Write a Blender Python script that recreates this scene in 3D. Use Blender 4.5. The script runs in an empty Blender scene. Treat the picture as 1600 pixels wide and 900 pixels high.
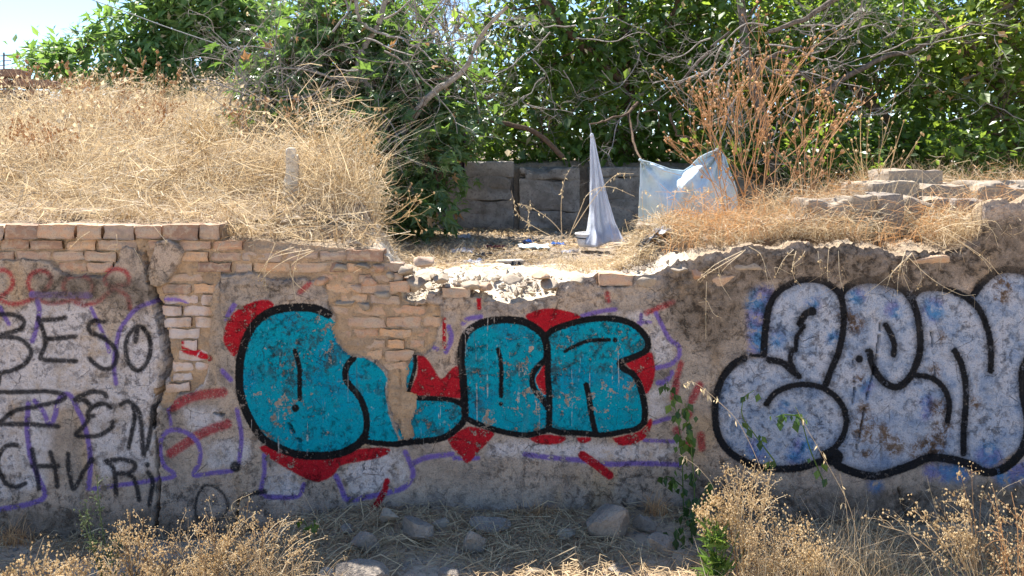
import bpy, bmesh, math, random
import numpy as np
from mathutils import Vector

random.seed(7)
RNG = np.random.default_rng(7)
S = bpy.context.scene
COL = S.collection
R = math.radians

# ------------------------------------------------------------------ camera, sky, sun, exposure
F, D0, CZ, HOR = 1256.0, 4.5, 1.93, 260.0          # focal length in photo pixels, distance to wall, eye height, horizon row
cam_d = bpy.data.cameras.new('camera')
cam = bpy.data.objects.new('camera', cam_d); COL.objects.link(cam)
cam.location = (0, -D0, CZ); cam.rotation_euler = (R(90), 0, 0)
cam_d.sensor_width = 36; cam_d.lens = 36 * F / 1600
cam_d.shift_y = -190 / 1600
cam_d.clip_start = 0.05; cam_d.clip_end = 600
S.camera = cam

SUN_EL, SUN_AZ = R(58), R(-28)                      # high sun behind the wall, a little to the left
world = bpy.data.worlds.new('World'); S.world = world; world.use_nodes = True
wn = world.node_tree.nodes; wl = world.node_tree.links
sky = wn.new('ShaderNodeTexSky'); sky.sky_type = 'NISHITA'; sky.sun_disc = False
sky.sun_elevation = SUN_EL; sky.sun_rotation = SUN_AZ; sky.air_density = 1.0; sky.dust_density = 0.0; sky.ozone_density = 3.2; sky.altitude = 1200
bg = wn['Background']; bg.inputs['Strength'].default_value = 0.092
wl.new(sky.outputs[0], bg.inputs['Color'])
sd_ = bpy.data.lights.new('sun', 'SUN'); sun = bpy.data.objects.new('sun', sd_); COL.objects.link(sun)
sd_.energy = 5.0; sd_.angle = R(0.53); sd_.color = (1.0, 0.955, 0.88)
to_sun = Vector((math.sin(SUN_AZ) * math.cos(SUN_EL), math.cos(SUN_AZ) * math.cos(SUN_EL), math.sin(SUN_EL)))
sun.rotation_euler = (-to_sun).to_track_quat('-Z', 'Y').to_euler(); sun.location = (-6, 14, 24)
S.view_settings.view_transform = 'Standard'; S.view_settings.look = 'None'
S.view_settings.exposure = 1.62; S.view_settings.gamma = 1.0; S.view_settings.use_curve_mapping = False
S.cycles.use_denoising = True
S.cycles.max_bounces = 8; S.cycles.diffuse_bounces = 4; S.cycles.transmission_bounces = 4; S.cycles.glossy_bounces = 2
S.cycles.sample_clamp_indirect = 4.0

# ------------------------------------------------------------------ helpers
def W(px, py, Y=0.0):
    d = Y + D0
    return np.array([(px - 800) * d / F, Y, CZ + (HOR - py) * d / F])
def M(npx, Y=0.0): return npx * (Y + D0) / F        # pixels -> metres at that distance
def XW(px, Y=0.0): return (px - 800) * (Y + D0) / F
def sstep(a, b, x):
    t = np.clip((np.asarray(x, float) - a) / (b - a), 0, 1); return t * t * (3 - 2 * t)
def _h(ix, iy, iz, seed):
    n = (ix * 374761393 + iy * 668265263 + iz * 2147483647 + seed * 974711 + 1013904223).astype(np.int64) & 0xffffffff
    n = ((n ^ (n >> 13)) * 1274126177) & 0xffffffff
    n = ((n ^ (n >> 16)) * 2246822519) & 0xffffffff
    return ((n ^ (n >> 15)) & 0xffffff) / float(0xffffff)
def vn3(x, y, z, seed=0):
    x, y, z = np.broadcast_arrays(np.asarray(x, float), np.asarray(y, float), np.asarray(z, float))
    xi, yi, zi = np.floor(x).astype(np.int64), np.floor(y).astype(np.int64), np.floor(z).astype(np.int64)
    fx, fy, fz = x - xi, y - yi, z - zi
    fx, fy, fz = fx*fx*(3-2*fx), fy*fy*(3-2*fy), fz*fz*(3-2*fz)
    r = 0
    for a in (0, 1):
        for b in (0, 1):
            for c in (0, 1):
                r = r + _h(xi+a, yi+b, zi+c, seed) * (fx if a else 1-fx) * (fy if b else 1-fy) * (fz if c else 1-fz)
    return r
def vn2(x, y, seed=0):
    x, y = np.broadcast_arrays(np.asarray(x, float), np.asarray(y, float))
    xi, yi = np.floor(x).astype(np.int64), np.floor(y).astype(np.int64)
    fx, fy = x - xi, y - yi
    fx, fy = fx*fx*(3-2*fx), fy*fy*(3-2*fy)
    z = np.zeros_like(xi)
    return (_h(xi, yi, z, seed)*(1-fx) + _h(xi+1, yi, z, seed)*fx)*(1-fy) + (_h(xi, yi+1, z, seed)*(1-fx) + _h(xi+1, yi+1, z, seed)*fx)*fy
def fbm(x, y, o=4, seed=0, g=0.5):
    r, a, t = 0, 1.0, 0
    for k in range(o):
        r = r + a * vn2(x * 2**k + 17.3*k, y * 2**k - 9.1*k, seed + k); t += a; a *= g
    return r / t * 2 - 1                              # about -1..1
def fbm3(p, o=3, seed=0):
    r, a, t = 0, 1.0, 0
    for k in range(o):
        r = r + a * vn3(p[..., 0]*2**k, p[..., 1]*2**k, p[..., 2]*2**k, seed + k); t += a; a *= 0.5
    return r / t * 2 - 1

def make_mesh(name, V, Fs, mats, smooth=False, attrs=None, matidx=None):
    """V (n,3); Fs an (m,3) or (m,4) index array, or a list of such arrays"""
    V = np.asarray(V, np.float32)
    if not isinstance(Fs, list): Fs = [Fs]
    Fs = [np.asarray(f, np.int32) for f in Fs if len(f)]
    me = bpy.data.meshes.new(name)
    nl = sum(f.size for f in Fs); nf = sum(len(f) for f in Fs)
    me.vertices.add(len(V)); me.loops.add(nl); me.polygons.add(nf)
    me.vertices.foreach_set('co', V.ravel())
    me.loops.foreach_set('vertex_index', np.concatenate([f.ravel() for f in Fs]))
    tot = np.concatenate([np.full(len(f), f.shape[1], np.int32) for f in Fs])
    me.polygons.foreach_set('loop_start', np.concatenate([[0], np.cumsum(tot)[:-1]]).astype(np.int32))
    me.polygons.foreach_set('loop_total', tot)
    for m in (mats if isinstance(mats, (list, tuple)) else [mats]): me.materials.append(m)
    if matidx is not None: me.polygons.foreach_set('material_index', np.asarray(matidx, np.int32))
    me.update(calc_edges=True)
    me.polygons.foreach_set('use_smooth', np.full(nf, bool(smooth)))
    for k, a in (attrs or {}).items():
        a = np.asarray(a, np.float32)
        if a.ndim == 1:
            me.attributes.new(k, 'FLOAT', 'POINT').data.foreach_set('value', a)
        else:
            me.attributes.new(k, 'FLOAT_COLOR', 'POINT').data.foreach_set('color', a.ravel())
    return me
def tag(o, label=None, cat=None, group=None, kind=None):
    if label: o['label'] = label
    if cat: o['category'] = cat
    if group: o['group'] = group
    if kind: o['kind'] = kind
    return o
def empty(name, loc, label=None, cat=None, group=None):
    o = bpy.data.objects.new(name, None); COL.objects.link(o); o.location = [float(v) for v in loc]; o.empty_display_size = 0.1
    return tag(o, label, cat, group)
def link(name, me, loc=(0, 0, 0), parent=None):
    o = bpy.data.objects.new(name, me); COL.objects.link(o); o.location = [float(v) for v in loc]
    if parent: o.parent = parent
    return o
def wpos(o):
    p = Vector(o.location)
    while o.parent: o = o.parent; p += Vector(o.location)
    return np.array(p)
def part(name, V, Fs, mat, parent, center=False, **k):
    """a mesh given in world coordinates, linked as a child"""
    V = np.asarray(V, float); base = wpos(parent)
    c = V.mean(0) if center else base
    return link(name, make_mesh(name, V - c, Fs, mat, **k), c - base, parent)
def single(name, V, Fs, mat, label=None, cat=None, group=None, kind=None, **k):
    V = np.asarray(V, float)
    c = np.array([V[:, 0].mean(), V[:, 1].mean(), V[:, 2].min()])
    return tag(link(name, make_mesh(name, V - c, Fs, mat, **k), c), label, cat, group, kind)

class Acc:
    """collects shapes for ONE mesh"""
    def __init__(s): s.V, s.F3, s.F4, s.T, s.n = [], [], [], [], 0
    def add(s, V, Fs, tint=0.5):
        V = np.asarray(V, float).reshape(-1, 3); Fs = np.asarray(Fs)
        (s.F3 if Fs.shape[1] == 3 else s.F4).append(Fs + s.n)
        s.V.append(V); s.T.append(np.broadcast_to(np.asarray(tint, float), (len(V),)).copy()); s.n += len(V)
    def data(s):
        Fs = []
        if s.F3: Fs.append(np.concatenate(s.F3))
        if s.F4: Fs.append(np.concatenate(s.F4))
        return np.concatenate(s.V), Fs, {'tint': np.concatenate(s.T)}
    def part(s, name, mat, parent, smooth=False):
        V, Fs, A = s.data(); return part(name, V, Fs, mat, parent, smooth=smooth, attrs=A)
    def single(s, name, mat, label=None, cat=None, group=None, kind=None, smooth=False):
        V, Fs, A = s.data(); return single(name, V, Fs, mat, label, cat, group, kind, smooth=smooth, attrs=A)

def crom(pts, n=6):
    """Catmull-Rom through the points"""
    P = np.asarray(pts, float)
    if len(P) < 3: 
        return np.linspace(P[0], P[-1], n + 1)
    Q = np.vstack([2*P[0]-P[1], P, 2*P[-1]-P[-2]]); out = []
    for i in range(1, len(Q)-2):
        for t in np.linspace(0, 1, n, endpoint=False):
            a, b, c, d = Q[i-1], Q[i], Q[i+1], Q[i+2]
            out.append(0.5*((2*b) + (c-a)*t + (2*a-5*b+4*c-d)*t*t + (3*b-a-3*c+d)*t**3))
    out.append(P[-1]); return np.array(out)
def tube(P, r, sides=6):
    P = np.asarray(P, float); n = len(P); r = np.broadcast_to(np.asarray(r, float), (n,))
    T = np.gradient(P, axis=0); T /= np.linalg.norm(T, axis=1, keepdims=True) + 1e-9
    up = np.where(np.abs(T[:, 2:3]) > 0.9, [[1., 0, 0]], [[0, 0, 1.]])
    A = np.cross(T, up); A /= np.linalg.norm(A, axis=1, keepdims=True) + 1e-9
    B = np.cross(T, A)
    ang = np.linspace(0, 2*np.pi, sides, endpoint=False)
    V = P[:, None] + r[:, None, None]*(np.cos(ang)[None, :, None]*A[:, None] + np.sin(ang)[None, :, None]*B[:, None])
    V = V.reshape(-1, 3)
    i = np.arange(n-1)[:, None]*sides; j = np.arange(sides)[None]; j2 = (j+1) % sides
    Fq = np.stack([i+j, i+j2, i+sides+j2, i+sides+j], -1).reshape(-1, 4)
    return V, Fq
def grid_faces(nu, nv):
    i, j = np.meshgrid(np.arange(nu-1), np.arange(nv-1), indexing='ij'); a = (i*nv + j).ravel()
    return np.stack([a, a+nv, a+nv+1, a+1], -1)
def rvec(n, rng=RNG):
    v = rng.normal(size=(n, 3)); return v / np.linalg.norm(v, axis=1, keepdims=True)

# ------------------------------------------------------------------ node DSL
class NT:
    def __init__(s, name):
        s.m = bpy.data.materials.new(name); s.m.use_nodes = True; s.t = s.m.node_tree
        s.b = s.t.nodes['Principled BSDF']; s.out = s.t.nodes['Material Output']
    def n(s, typ, **k):
        o = s.t.nodes.new(typ)
        for a, v in k.items(): setattr(o, a, v)
        return o
    def put(s, sock, v):
        if v is None: return
        if hasattr(v, 'is_output'): s.t.links.new(v, sock)
        elif sock.type == 'RGBA' and len(v) == 3: sock.default_value = (*v, 1)
        else: sock.default_value = v
    def math(s, op, a, b=None, c=None, clamp=False):
        o = s.n('ShaderNodeMath', operation=op, use_clamp=clamp)
        for i, v in enumerate((a, b, c)): s.put(o.inputs[i], v)
        return o.outputs[0]
    def mix(s, f, a, b, mode='MIX'):
        o = s.n('ShaderNodeMix', data_type='RGBA', blend_type=mode)
        s.put(o.inputs[0], f); s.put(o.inputs[6], a); s.put(o.inputs[7], b); return o.outputs[2]
    def noise(s, scale, detail=4, rough=0.55, vec=None, dist=0.0):
        o = s.n('ShaderNodeTexNoise'); s.put(o.inputs['Scale'], scale); s.put(o.inputs['Detail'], detail)
        s.put(o.inputs['Roughness'], rough); s.put(o.inputs['Distortion'], dist)
        if vec is not None: s.put(o.inputs['Vector'], vec)
        return o.outputs['Fac']
    def voro(s, scale, vec=None, feature='F1'):
        o = s.n('ShaderNodeTexVoronoi', feature=feature); s.put(o.inputs['Scale'], scale)
        if vec is not None: s.put(o.inputs['Vector'], vec)
        return o.outputs['Distance']
    def map(s, v, lo, hi, a=0.0, b=1.0, smooth=True):
        o = s.n('ShaderNodeMapRange', interpolation_type='SMOOTHSTEP' if smooth else 'LINEAR')
        for i, q in enumerate((v, lo, hi, a, b)): s.put(o.inputs[i], q)
        return o.outputs[0]
    def ramp(s, v, stops):
        o = s.n('ShaderNodeValToRGB'); e = o.color_ramp.elements
        while len(e) > 1: e.remove(e[-1])
        e[0].position = stops[0][0]; e[0].color = (*stops[0][1], 1)
        for p, c in stops[1:]:
            q = e.new(p); q.color = (*c, 1)
        s.put(o.inputs[0], v); return o.outputs[0]
    def attr(s, name): return s.n('ShaderNodeAttribute', attribute_name=name)
    def rgba(s, name):
        a = s.attr(name); q = s.n('ShaderNodeSeparateColor'); s.t.links.new(a.outputs['Color'], q.inputs[0])
        return q.outputs[0], q.outputs[1], q.outputs[2], a.outputs['Alpha']
    def pos(s): return s.n('ShaderNodeNewGeometry').outputs['Position']
    def objv(s): return s.n('ShaderNodeTexCoord').outputs['Object']
    def rnd(s): return s.n('ShaderNodeObjectInfo').outputs['Random']
    def mapping(s, vec, scale=(1, 1, 1), rot=(0, 0, 0)):
        o = s.n('ShaderNodeMapping'); s.put(o.inputs['Vector'], vec); o.inputs['Scale'].default_value = scale; o.inputs['Rotation'].default_value = rot
        return o.outputs[0]
    def bump(s, h, strength=0.5, dist=0.01, normal=None):
        o = s.n('ShaderNodeBump'); o.inputs['Strength'].default_value = strength; o.inputs['Distance'].default_value = dist
        s.put(o.inputs['Height'], h)
        if normal is not None: s.put(o.inputs['Normal'], normal)
        return o.outputs[0]
    def done(s, col, rough=0.9, spec=0.2, normal=None):
        s.put(s.b.inputs['Base Color'], col); s.put(s.b.inputs['Roughness'], rough); s.put(s.b.inputs['Specular IOR Level'], spec)
        if normal is not None: s.put(s.b.inputs['Normal'], normal)
        return s.m
    def leafy(s, col, tcol, fac=0.45, rough=0.5, spec=0.35):
        """diffuse front with light coming through"""
        s.done(col, rough, spec)
        t = s.n('ShaderNodeBsdfTranslucent'); s.put(t.inputs['Color'], tcol)
        mx = s.n('ShaderNodeMixShader'); s.put(mx.inputs[0], fac)
        s.t.links.new(s.b.outputs[0], mx.inputs[1]); s.t.links.new(t.outputs[0], mx.inputs[2]); s.t.links.new(mx.outputs[0], s.out.inputs[0])
        return s.m

# ------------------------------------------------------------------ paint: every stroke of the graffiti, traced in photo pixels of the wall plane
GX0, GX1, GY0, GY1, GS = -300, 1900, 296, 860, 2.0
gxs = np.arange(GX0, GX1 + 1, GS); gys = np.arange(GY0, GY1 + 1, GS)
NGX, NGY = len(gxs), len(gys)
LAYERS = ['teal', 'red', 'black', 'purple', 'white', 'tag', 'redtag', 'pale', 'blue', 'hole', 'stain', 'flake', 'crack', 'grime_shade', 'rough', 'fresh']
G = {k: np.full((NGX, NGY), -20.0, np.float32) for k in LAYERS}
def _win(P, pad):
    x0, y0 = P.min(0) - pad; x1, y1 = P.max(0) + pad
    i0 = max(0, int((x0-GX0)/GS)); i1 = min(NGX, int((x1-GX0)/GS)+2); j0 = max(0, int((y0-GY0)/GS)); j1 = min(NGY, int((y1-GY0)/GS)+2)
    return i0, i1, j0, j1
def _segd(X, Y, P):
    d = np.full(X.shape, 1e9)
    for a, b in zip(P[:-1], P[1:]):
        v = b - a; L = v @ v + 1e-9
        t = np.clip(((X-a[0])*v[0] + (Y-a[1])*v[1])/L, 0, 1)
        d = np.minimum(d, np.hypot(X-a[0]-t*v[0], Y-a[1]-t*v[1]))
    return d
def stroke(layer, pts, w, frame=(0, 0, 1), smooth=True):
    P = np.asarray(pts, float) / frame[2] + np.array(frame[:2])
    if smooth and len(P) > 2: P = crom(P, 4)
    i0, i1, j0, j1 = _win(P, w/2 + 20)
    if i1 <= i0 or j1 <= j0: return
    X, Y = np.meshgrid(gxs[i0:i1], gys[j0:j1], indexing='ij')
    s = G[layer][i0:i1, j0:j1]; np.maximum(s, w/2 - _segd(X, Y, P), out=s)
def poly(layer, pts, frame=(0, 0, 1), smooth=True, grow=0):
    P = np.asarray(pts, float) / frame[2] + np.array(frame[:2])
    P = np.vstack([P, P[:1]])
    if smooth: P = crom(P, 4)
    i0, i1, j0, j1 = _win(P, 20)
    X, Y = np.meshgrid(gxs[i0:i1], gys[j0:j1], indexing='ij')
    ins = np.zeros(X.shape, bool)
    for (x0, y0), (x1, y1) in zip(P[:-1], P[1:]):
        if y0 == y1: continue
        ins ^= ((y0 > Y) != (y1 > Y)) & (X < (x1-x0)*(Y-y0)/(y1-y0) + x0)
    d = _segd(X, Y, P); d = np.where(ins, d, -d) + grow
    s = G[layer][i0:i1, j0:j1]; np.maximum(s, d, out=s)
def dot(layer, p, r, frame=(0, 0, 1)):
    x, y = p[0]/frame[2] + frame[0], p[1]/frame[2] + frame[1]
    P = np.array([[x, y], [x+.01, y]]); i0, i1, j0, j1 = _win(P, r + 20)
    if i1 <= i0 or j1 <= j0: return
    X, Y = np.meshgrid(gxs[i0:i1], gys[j0:j1], indexing='ij')
    s = G[layer][i0:i1, j0:j1]; np.maximum(s, r - np.hypot(X-x, Y-y), out=s)

A5, A6, A7 = (340, 440, 2.813), (620, 440, 2.813), (1100, 400, 2.368)
L1, L2, M2, N2, N1 = (0, 300, 3), (0, 600, 3), (400, 600, 3), (800, 600, 3), (800, 300, 3)
# --- the teal piece
C1 = [(488,145),(440,122),(380,113),(310,115),(250,126),(200,152),(158,192),(130,240),(110,295),(98,355),(95,420),(100,490),(120,560),(150,620),(190,678),(240,715),(300,743),(380,762),(450,765),(520,758),(575,740),(620,712),(648,680)]
stroke('black', C1, 13, A5)
stroke('black', [(597,338),(572,365),(560,400),(565,435),(590,470),(620,505),(643,555),(655,610),(652,660),(640,690)], 10, A5)
stroke('black', [(340,302),(352,340),(362,390),(362,450),(362,515)], 7.5, A5); dot('black', (343,555), 6, A5)
stroke('black', [(640,700),(700,710),(780,715),(850,708)], 9, A5)
stroke('black', [(78,330),(80,370),(65,430),(47,498)], 6, A6)
stroke('black', [(80,515),(150,516),(220,520),(265,530),(290,548)], 8, A6)
stroke('black', [(0,715),(60,705),(130,700),(200,690),(250,660),(290,620),(300,590)], 10, A6)
OUT_O = [(300,590),(295,500),(290,420),(282,350),(285,290),(300,240),(330,205),(380,180),(440,170),(500,168),(560,178),(610,205),(645,240),(660,290),(662,340)]
stroke('black', OUT_O, 12, A6)
stroke('black', [(662,340),(665,420),(670,500),(670,580),(668,650)], 10, A6)
stroke('black', [(655,345),(620,375),(597,410),(595,450),(615,490),(645,525),(665,560)], 9, A6)
stroke('black', [(300,600),(350,625),(420,650),(500,670),(570,677),(640,660),(668,650),(720,662),(800,665),(900,675),(1000,660),(1060,645),(1085,620)], 9, A6)
OUT_R = [(655,240),(690,212),(750,190),(820,170),(900,162),(980,168),(1040,190),(1085,230),(1105,270),(1095,305),(1060,325),(1010,345),(980,360),(1000,385),(1035,405),(1060,440),(1080,500),(1090,560),(1088,620)]
stroke('black', OUT_R, 10, A6)
stroke('black', [(833,455),(845,510),(855,580),(865,630),(875,668)], 9, A6)
stroke('black', [(740,308),(780,285),(830,265),(880,257),(935,257)], 6, A6); dot('black', (960,258), 4, A6)
stroke('black', [(445,300),(455,340),(460,400),(458,460),(458,505)], 7, A6); dot('black', (457,540), 3.5, A6)
poly('teal', C1 + [(655,610),(643,555),(620,505),(590,470),(560,420),(570,370),(597,338),(550,300),(520,265),(505,215),(515,180)], A5, False)
LST = [(597,338),(640,335),(690,360),(725,395),(745,430),(735,470),(740,520),(750,580),(770,640),(795,690),(790,712),(700,710),(648,700),(655,610),(643,555),(620,505),(590,470),(562,430),(562,395)]
poly('teal', LST, A5, False); poly('fresh', LST, A5, False)
poly('fresh', [(540,500),(600,480),(640,540),(655,620),(630,700),(540,745),(300,740),(220,690),(420,700),(520,690),(470,600),(480,540)], A5)
poly('teal', [(75,325),(50,370),(38,430),(35,460),(55,470),(72,420),(82,370)], A6)
poly('teal', [(85,520),(80,560),(50,580),(15,620),(5,660),(15,690),(60,700),(130,695),(200,685),(250,655),(290,610),(285,560),(262,535),(200,525)], A6, False)
poly('teal', OUT_O + [(665,420),(668,560),(668,650),(570,677),(500,670),(420,650),(350,625)], A6, False)
poly('teal', OUT_R + [(1060,645),(1000,660),(900,675),(800,665),(668,650),(668,500),(662,340)], A6, False)
for p in ([(250,100),(225,82),(170,85),(110,110),(60,150),(35,200),(25,260),(45,300),(75,330),(110,270),(140,210),(190,160),(240,125)],
          [(180,725),(230,718),(300,745),(400,765),(520,760),(600,738),(690,730),(755,735),(745,760),(690,780),(600,795),(540,810),(510,850),(450,880),(400,870),(330,835),(270,800),(220,765)]): poly('red', p, A5)
for p in ([(565,150),(590,135),(660,118),(740,128),(808,155),(760,185),(700,210),(655,240),(610,200),(575,170)],
          [(88,325),(120,330),(150,365),(195,430),(240,385),(285,370),(290,420),(295,510),(200,510),(100,505),(55,500),(70,450),(90,400)],
          [(1005,360),(1060,335),(1115,310),(1130,340),(1135,400),(1120,460),(1095,495),(1075,440),(1040,400)],
          [(220,690),(290,650),(330,640),(425,665),(400,710),(360,750),(310,800),(270,760),(240,730)],
          [(580,690),(640,672),(735,680),(735,700),(690,715),(620,712)], [(790,685),(850,685),(850,700),(820,710),(795,700)],
          [(945,690),(990,680),(1050,665),(1090,640),(1110,605),(1125,610),(1115,650),(1090,690),(1040,715),(980,720)]): poly('red', p, A6)
RED_O = [(650,360),(625,400),(610,430),(625,470),(655,500),(660,430),(660,380)]
poly('red', RED_O, A6)
q = np.full_like(G['teal'], -20); G['_q'] = q; poly('_q', RED_O, A6); G['teal'] = np.where(q > 0, -20, G['teal']); del G['_q']
for p, w in (([(815,760),(870,800),(935,850)], 13), ([(208,165),(208,290)], 6), ([(360,60),(362,118)], 7), ([(1098,138),(1215,92)], 9), ([(925,52),(930,84)], 8), ([(1250,360),(1230,430),(1218,510)], 9)):
    stroke('redtag' if w in (8, 9) else 'red', p, w, A6)
stroke('red', [(615,455),(600,505),(570,555),(548,582)], 10, M2)
stroke('red', [(830,735),(900,755),(980,782)], 9, L1); stroke('red', [(822,702),(850,710)], 6, L1)
for p in ([(800,112),(900,62),(1045,40)], [(800,325),(850,292),(950,230),(1065,188)]): stroke('redtag', p, 15, L2)
for p in ([(770,0),(758,70)], [(880,5),(842,78)], [(815,140),(830,145)], [(885,240),(890,300)], [(770,215),(775,225)], [(820,285),(830,290)]): stroke('redtag', p, 12, N2)
stroke('redtag', [(250,430),(205,470)], 8, (400, 300, 3))
stroke('redtag', [(-90,440),(-60,480),(-30,500),(20,480),(60,440),(55,390),(20,365),(-20,380),(-30,430),(0,500),(60,525),(130,510),(200,470),(240,420),(225,380),(185,370),(145,390),(135,440),(170,490),(230,520),(320,510),(400,490),(435,450),(410,405),(360,390),(310,410),(300,450),(330,500),(390,530),(460,510),(510,470),(545,440),(600,430),(595,380),(545,360),(500,380),(490,410),(510,440),(560,465),(600,490),(610,545)], 7, L1)
# --- purple outlines
for p, w in (([(150,480),(420,485)], 10), ([(175,510),(185,560),(170,640),(150,700)], 8), ([(425,545),(460,620),(490,690),(510,750)], 6), ([(720,515),(650,540),(600,590),(560,650),(540,730),(530,820),(540,900)], 7), ([(720,510),(820,510),(870,530)], 6), ([(1100,530),(1060,590)], 8), ([(1040,840),(1080,880)], 8), ([(0,540),(40,620)], 7)): stroke('purple', p, w, L1)
for p, w in (([(130,90),(125,200),(135,290),(150,360),(180,440),(215,520),(150,555),(0,580),(-200,600)], 8), ([(160,80),(200,130),(230,190),(255,150),(270,80),(300,50),(330,60),(360,120),(390,190),(410,280),(420,380),(415,490)], 8),
             ([(440,490),(560,475),(700,455),(820,430),(770,385),(750,320),(755,260),(790,220),(850,220),(910,255),(940,310),(935,370),(910,425),(1000,415),(1090,405)], 7), ([(785,110),(800,190)], 5), ([(1110,120),(1132,250),(1120,370)], 7)): stroke('purple', p, w, L2)
for p, w in (([(40,330),(40,420),(30,510),(110,525),(200,520),(225,470)], 7), ([(375,430),(400,480),(430,535),(520,525),(620,505),(700,480),(735,430),(730,390),(700,320)], 8), ([(730,375),(800,345),(920,330)], 8), ([(930,350),(1040,350)], 7)): stroke('purple', p, w, M2)
for p, w in (([(60,330),(200,345),(330,355),(450,375),(600,372),(790,380)], 8), ([(620,265),(760,270)], 6)): stroke('purple', p, w, N2)
for p, w in (([(290,185),(310,165),(370,155)], 7), ([(815,150),(900,130),(960,122)], 7), ([(1075,145),(1072,190)], 5), ([(1060,180),(1115,178)], 5), ([(1140,140),(1170,200),(1200,255),(1240,285),(1240,330),(1200,365),(1140,380)], 7), ([(1210,400),(1180,440),(1150,445)], 8), ([(1195,600),(1130,620)], 7), ([(228,200),(240,250),(215,310)], 8), ([(160,290),(180,300)], 6)): stroke('purple', p, w, A6)
# --- white grounds
poly('white', [(-300,480),(0,500),(55,470),(140,468),(152,500),(172,540),(190,510),(215,490),(244,485),(256,560),(248,620),(240,660),(238,735),(160,745),(140,700),(138,650),(120,630),(85,640),(80,700),(70,760),(0,780),(-300,790)], smooth=False)
poly('white', [(252,470),(318,462),(320,500),(322,600),(300,614),(262,604)], smooth=False); poly('white', [(285,640),(335,638),(345,660),(300,672)]); poly('white', [(320,690),(385,688),(388,718),(330,732)])
for p in ([(385,400),(620,310),(690,340),(720,420),(680,470),(440,520),(400,470)], [(50,350),(120,390),(200,440),(200,520),(40,515)]): poly('white', p, M2)
for p in ([(840,150),(1060,130),(1130,140),(1170,220),(1230,290),(1220,340),(1150,370),(1130,330),(1110,260),(1050,180),(980,150)], [(1100,480),(1200,450),(1190,590),(1110,600)], [(400,700),(600,705),(1000,720),(1240,690),(1240,790),(700,780),(400,760)], [(290,200),(330,175),(370,165),(330,210),(300,240)]): poly('white', p, A6, False)
# --- black writing
T9 = 8.5
for p in ([(-10,575),(60,575),(110,600),(100,640),(40,660),(0,670)], [(-10,680),(80,685),(130,720),(145,760),(110,810),(50,840),(0,850),(-10,900)],
          [(180,590),(205,660),(210,720),(190,780),(260,790),(355,795)], [(180,600),(250,598),(305,590)], [(215,690),(290,685),(355,678)],
          [(485,610),(440,605),(412,630),(430,660),(490,690),(535,735),(545,780),(520,825),(480,830),(440,805),(415,780)],
          [(640,630),(600,670),(585,730),(600,800),(640,840),(680,810),(700,750),(695,680),(665,635),(640,630)]): stroke('tag', p, T9, L1)
stroke('tag', [(640,645),(632,700)], 10, L1)
for p in ([(-20,40),(120,38),(240,38),(300,55),(280,80),(200,100),(120,115),(60,130),(0,180)], [(-20,190),(100,188),(270,200)], [(495,65),(480,45),(430,38),(380,55),(350,75),(400,80),(420,110)],
          [(515,110),(480,95),(430,110),(405,150),(435,152)], [(415,155),(390,200),(350,240),(400,250),(470,240),(520,205),(525,180)], [(560,100),(590,85),(620,100),(625,180),(600,300)],
          [(600,85),(640,120),(660,200),(670,330)], [(670,335),(690,290),(705,200),(710,110)], [(80,285),(30,290),(-5,340),(-5,400),(30,465),(80,480),(120,465)],
          [(150,305),(165,380),(185,490)], [(235,320),(255,390),(270,480)], [(150,385),(270,385)], [(315,330),(320,400),(345,490),(390,410),(425,360)], [(490,365),(530,400),(545,520)],
          [(490,365),(560,355),(620,370),(630,395),(600,420),(550,420),(610,430),(640,480),(655,540)], [(690,415),(715,460),(705,560)]): stroke('tag', p, T9, L2)
dot('tag', (688,382), 5, L2); dot('tag', (425,360), 6, L2); dot('tag', (1105,385), 9, L2)
stroke('tag', [(960,470),(930,520),(925,590),(950,625),(1010,635),(1060,605),(1075,555),(1040,500),(985,470),(955,478)], 5, L2)
stroke('tag', [(0,505),(45,500)], 9, M2); stroke('tag', [(1125,530),(1195,510)], 5, L2)
# --- the pale blue piece
for p, w in (([(150,380),(110,400),(70,450),(45,520),(42,600),(55,670),(100,730),(180,775),(260,790),(350,785),(430,760)], 11), ([(232,548),(260,510),(310,485),(370,475),(430,485),(480,515),(515,560),(525,610),(510,670),(480,710),(450,730)], 9),
             ([(240,385),(290,395),(325,425),(350,445)], 10), ([(240,190),(232,240),(225,300),(222,365)], 11), ([(175,368),(225,370)], 5), ([(240,190),(260,150),(300,115),(360,90),(430,90),(475,115),(505,150),(515,220),(512,290),(495,360),(470,420),(450,475)], 10),
             ([(400,205),(375,215),(355,250)], 11), ([(370,260),(345,300),(340,350)], 7), ([(325,350),(320,390),(345,440)], 8),
             ([(505,140),(540,105),(600,88),(660,95),(720,115),(755,145),(780,190),(795,260),(798,340),(785,400),(760,450),(715,485),(670,470),(635,430),(618,390),(612,355)], 11), ([(670,255),(690,290),(702,330),(700,365)], 9),
             ([(770,150),(800,125),(850,118),(920,130),(980,160),(1020,200),(1045,260),(1060,330),(1060,425)], 10), ([(1000,140),(1030,100),(1080,60),(1130,50),(1190,60),(1300,100),(1400,200),(1420,400)], 11), ([(925,350),(950,400),(965,480),(965,560),(960,640),(960,730)], 10),
             ([(780,440),(840,450),(885,490),(905,550),(900,610)], 9), ([(445,735),(480,765),(540,795),(620,812),(700,795),(770,770),(830,745),(900,750),(980,770),(1040,800),(1100,790),(1150,750),(1184,700),(1200,620),(1185,520),(1180,430),(1200,380)], 13)): stroke('black', p, w, A7)
dot('black', (572,380), 6, A7); dot('black', (600,350), 3, A7); dot('black', (400,205), 7, A7); dot('black', (480,745), 14, A7)
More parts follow.
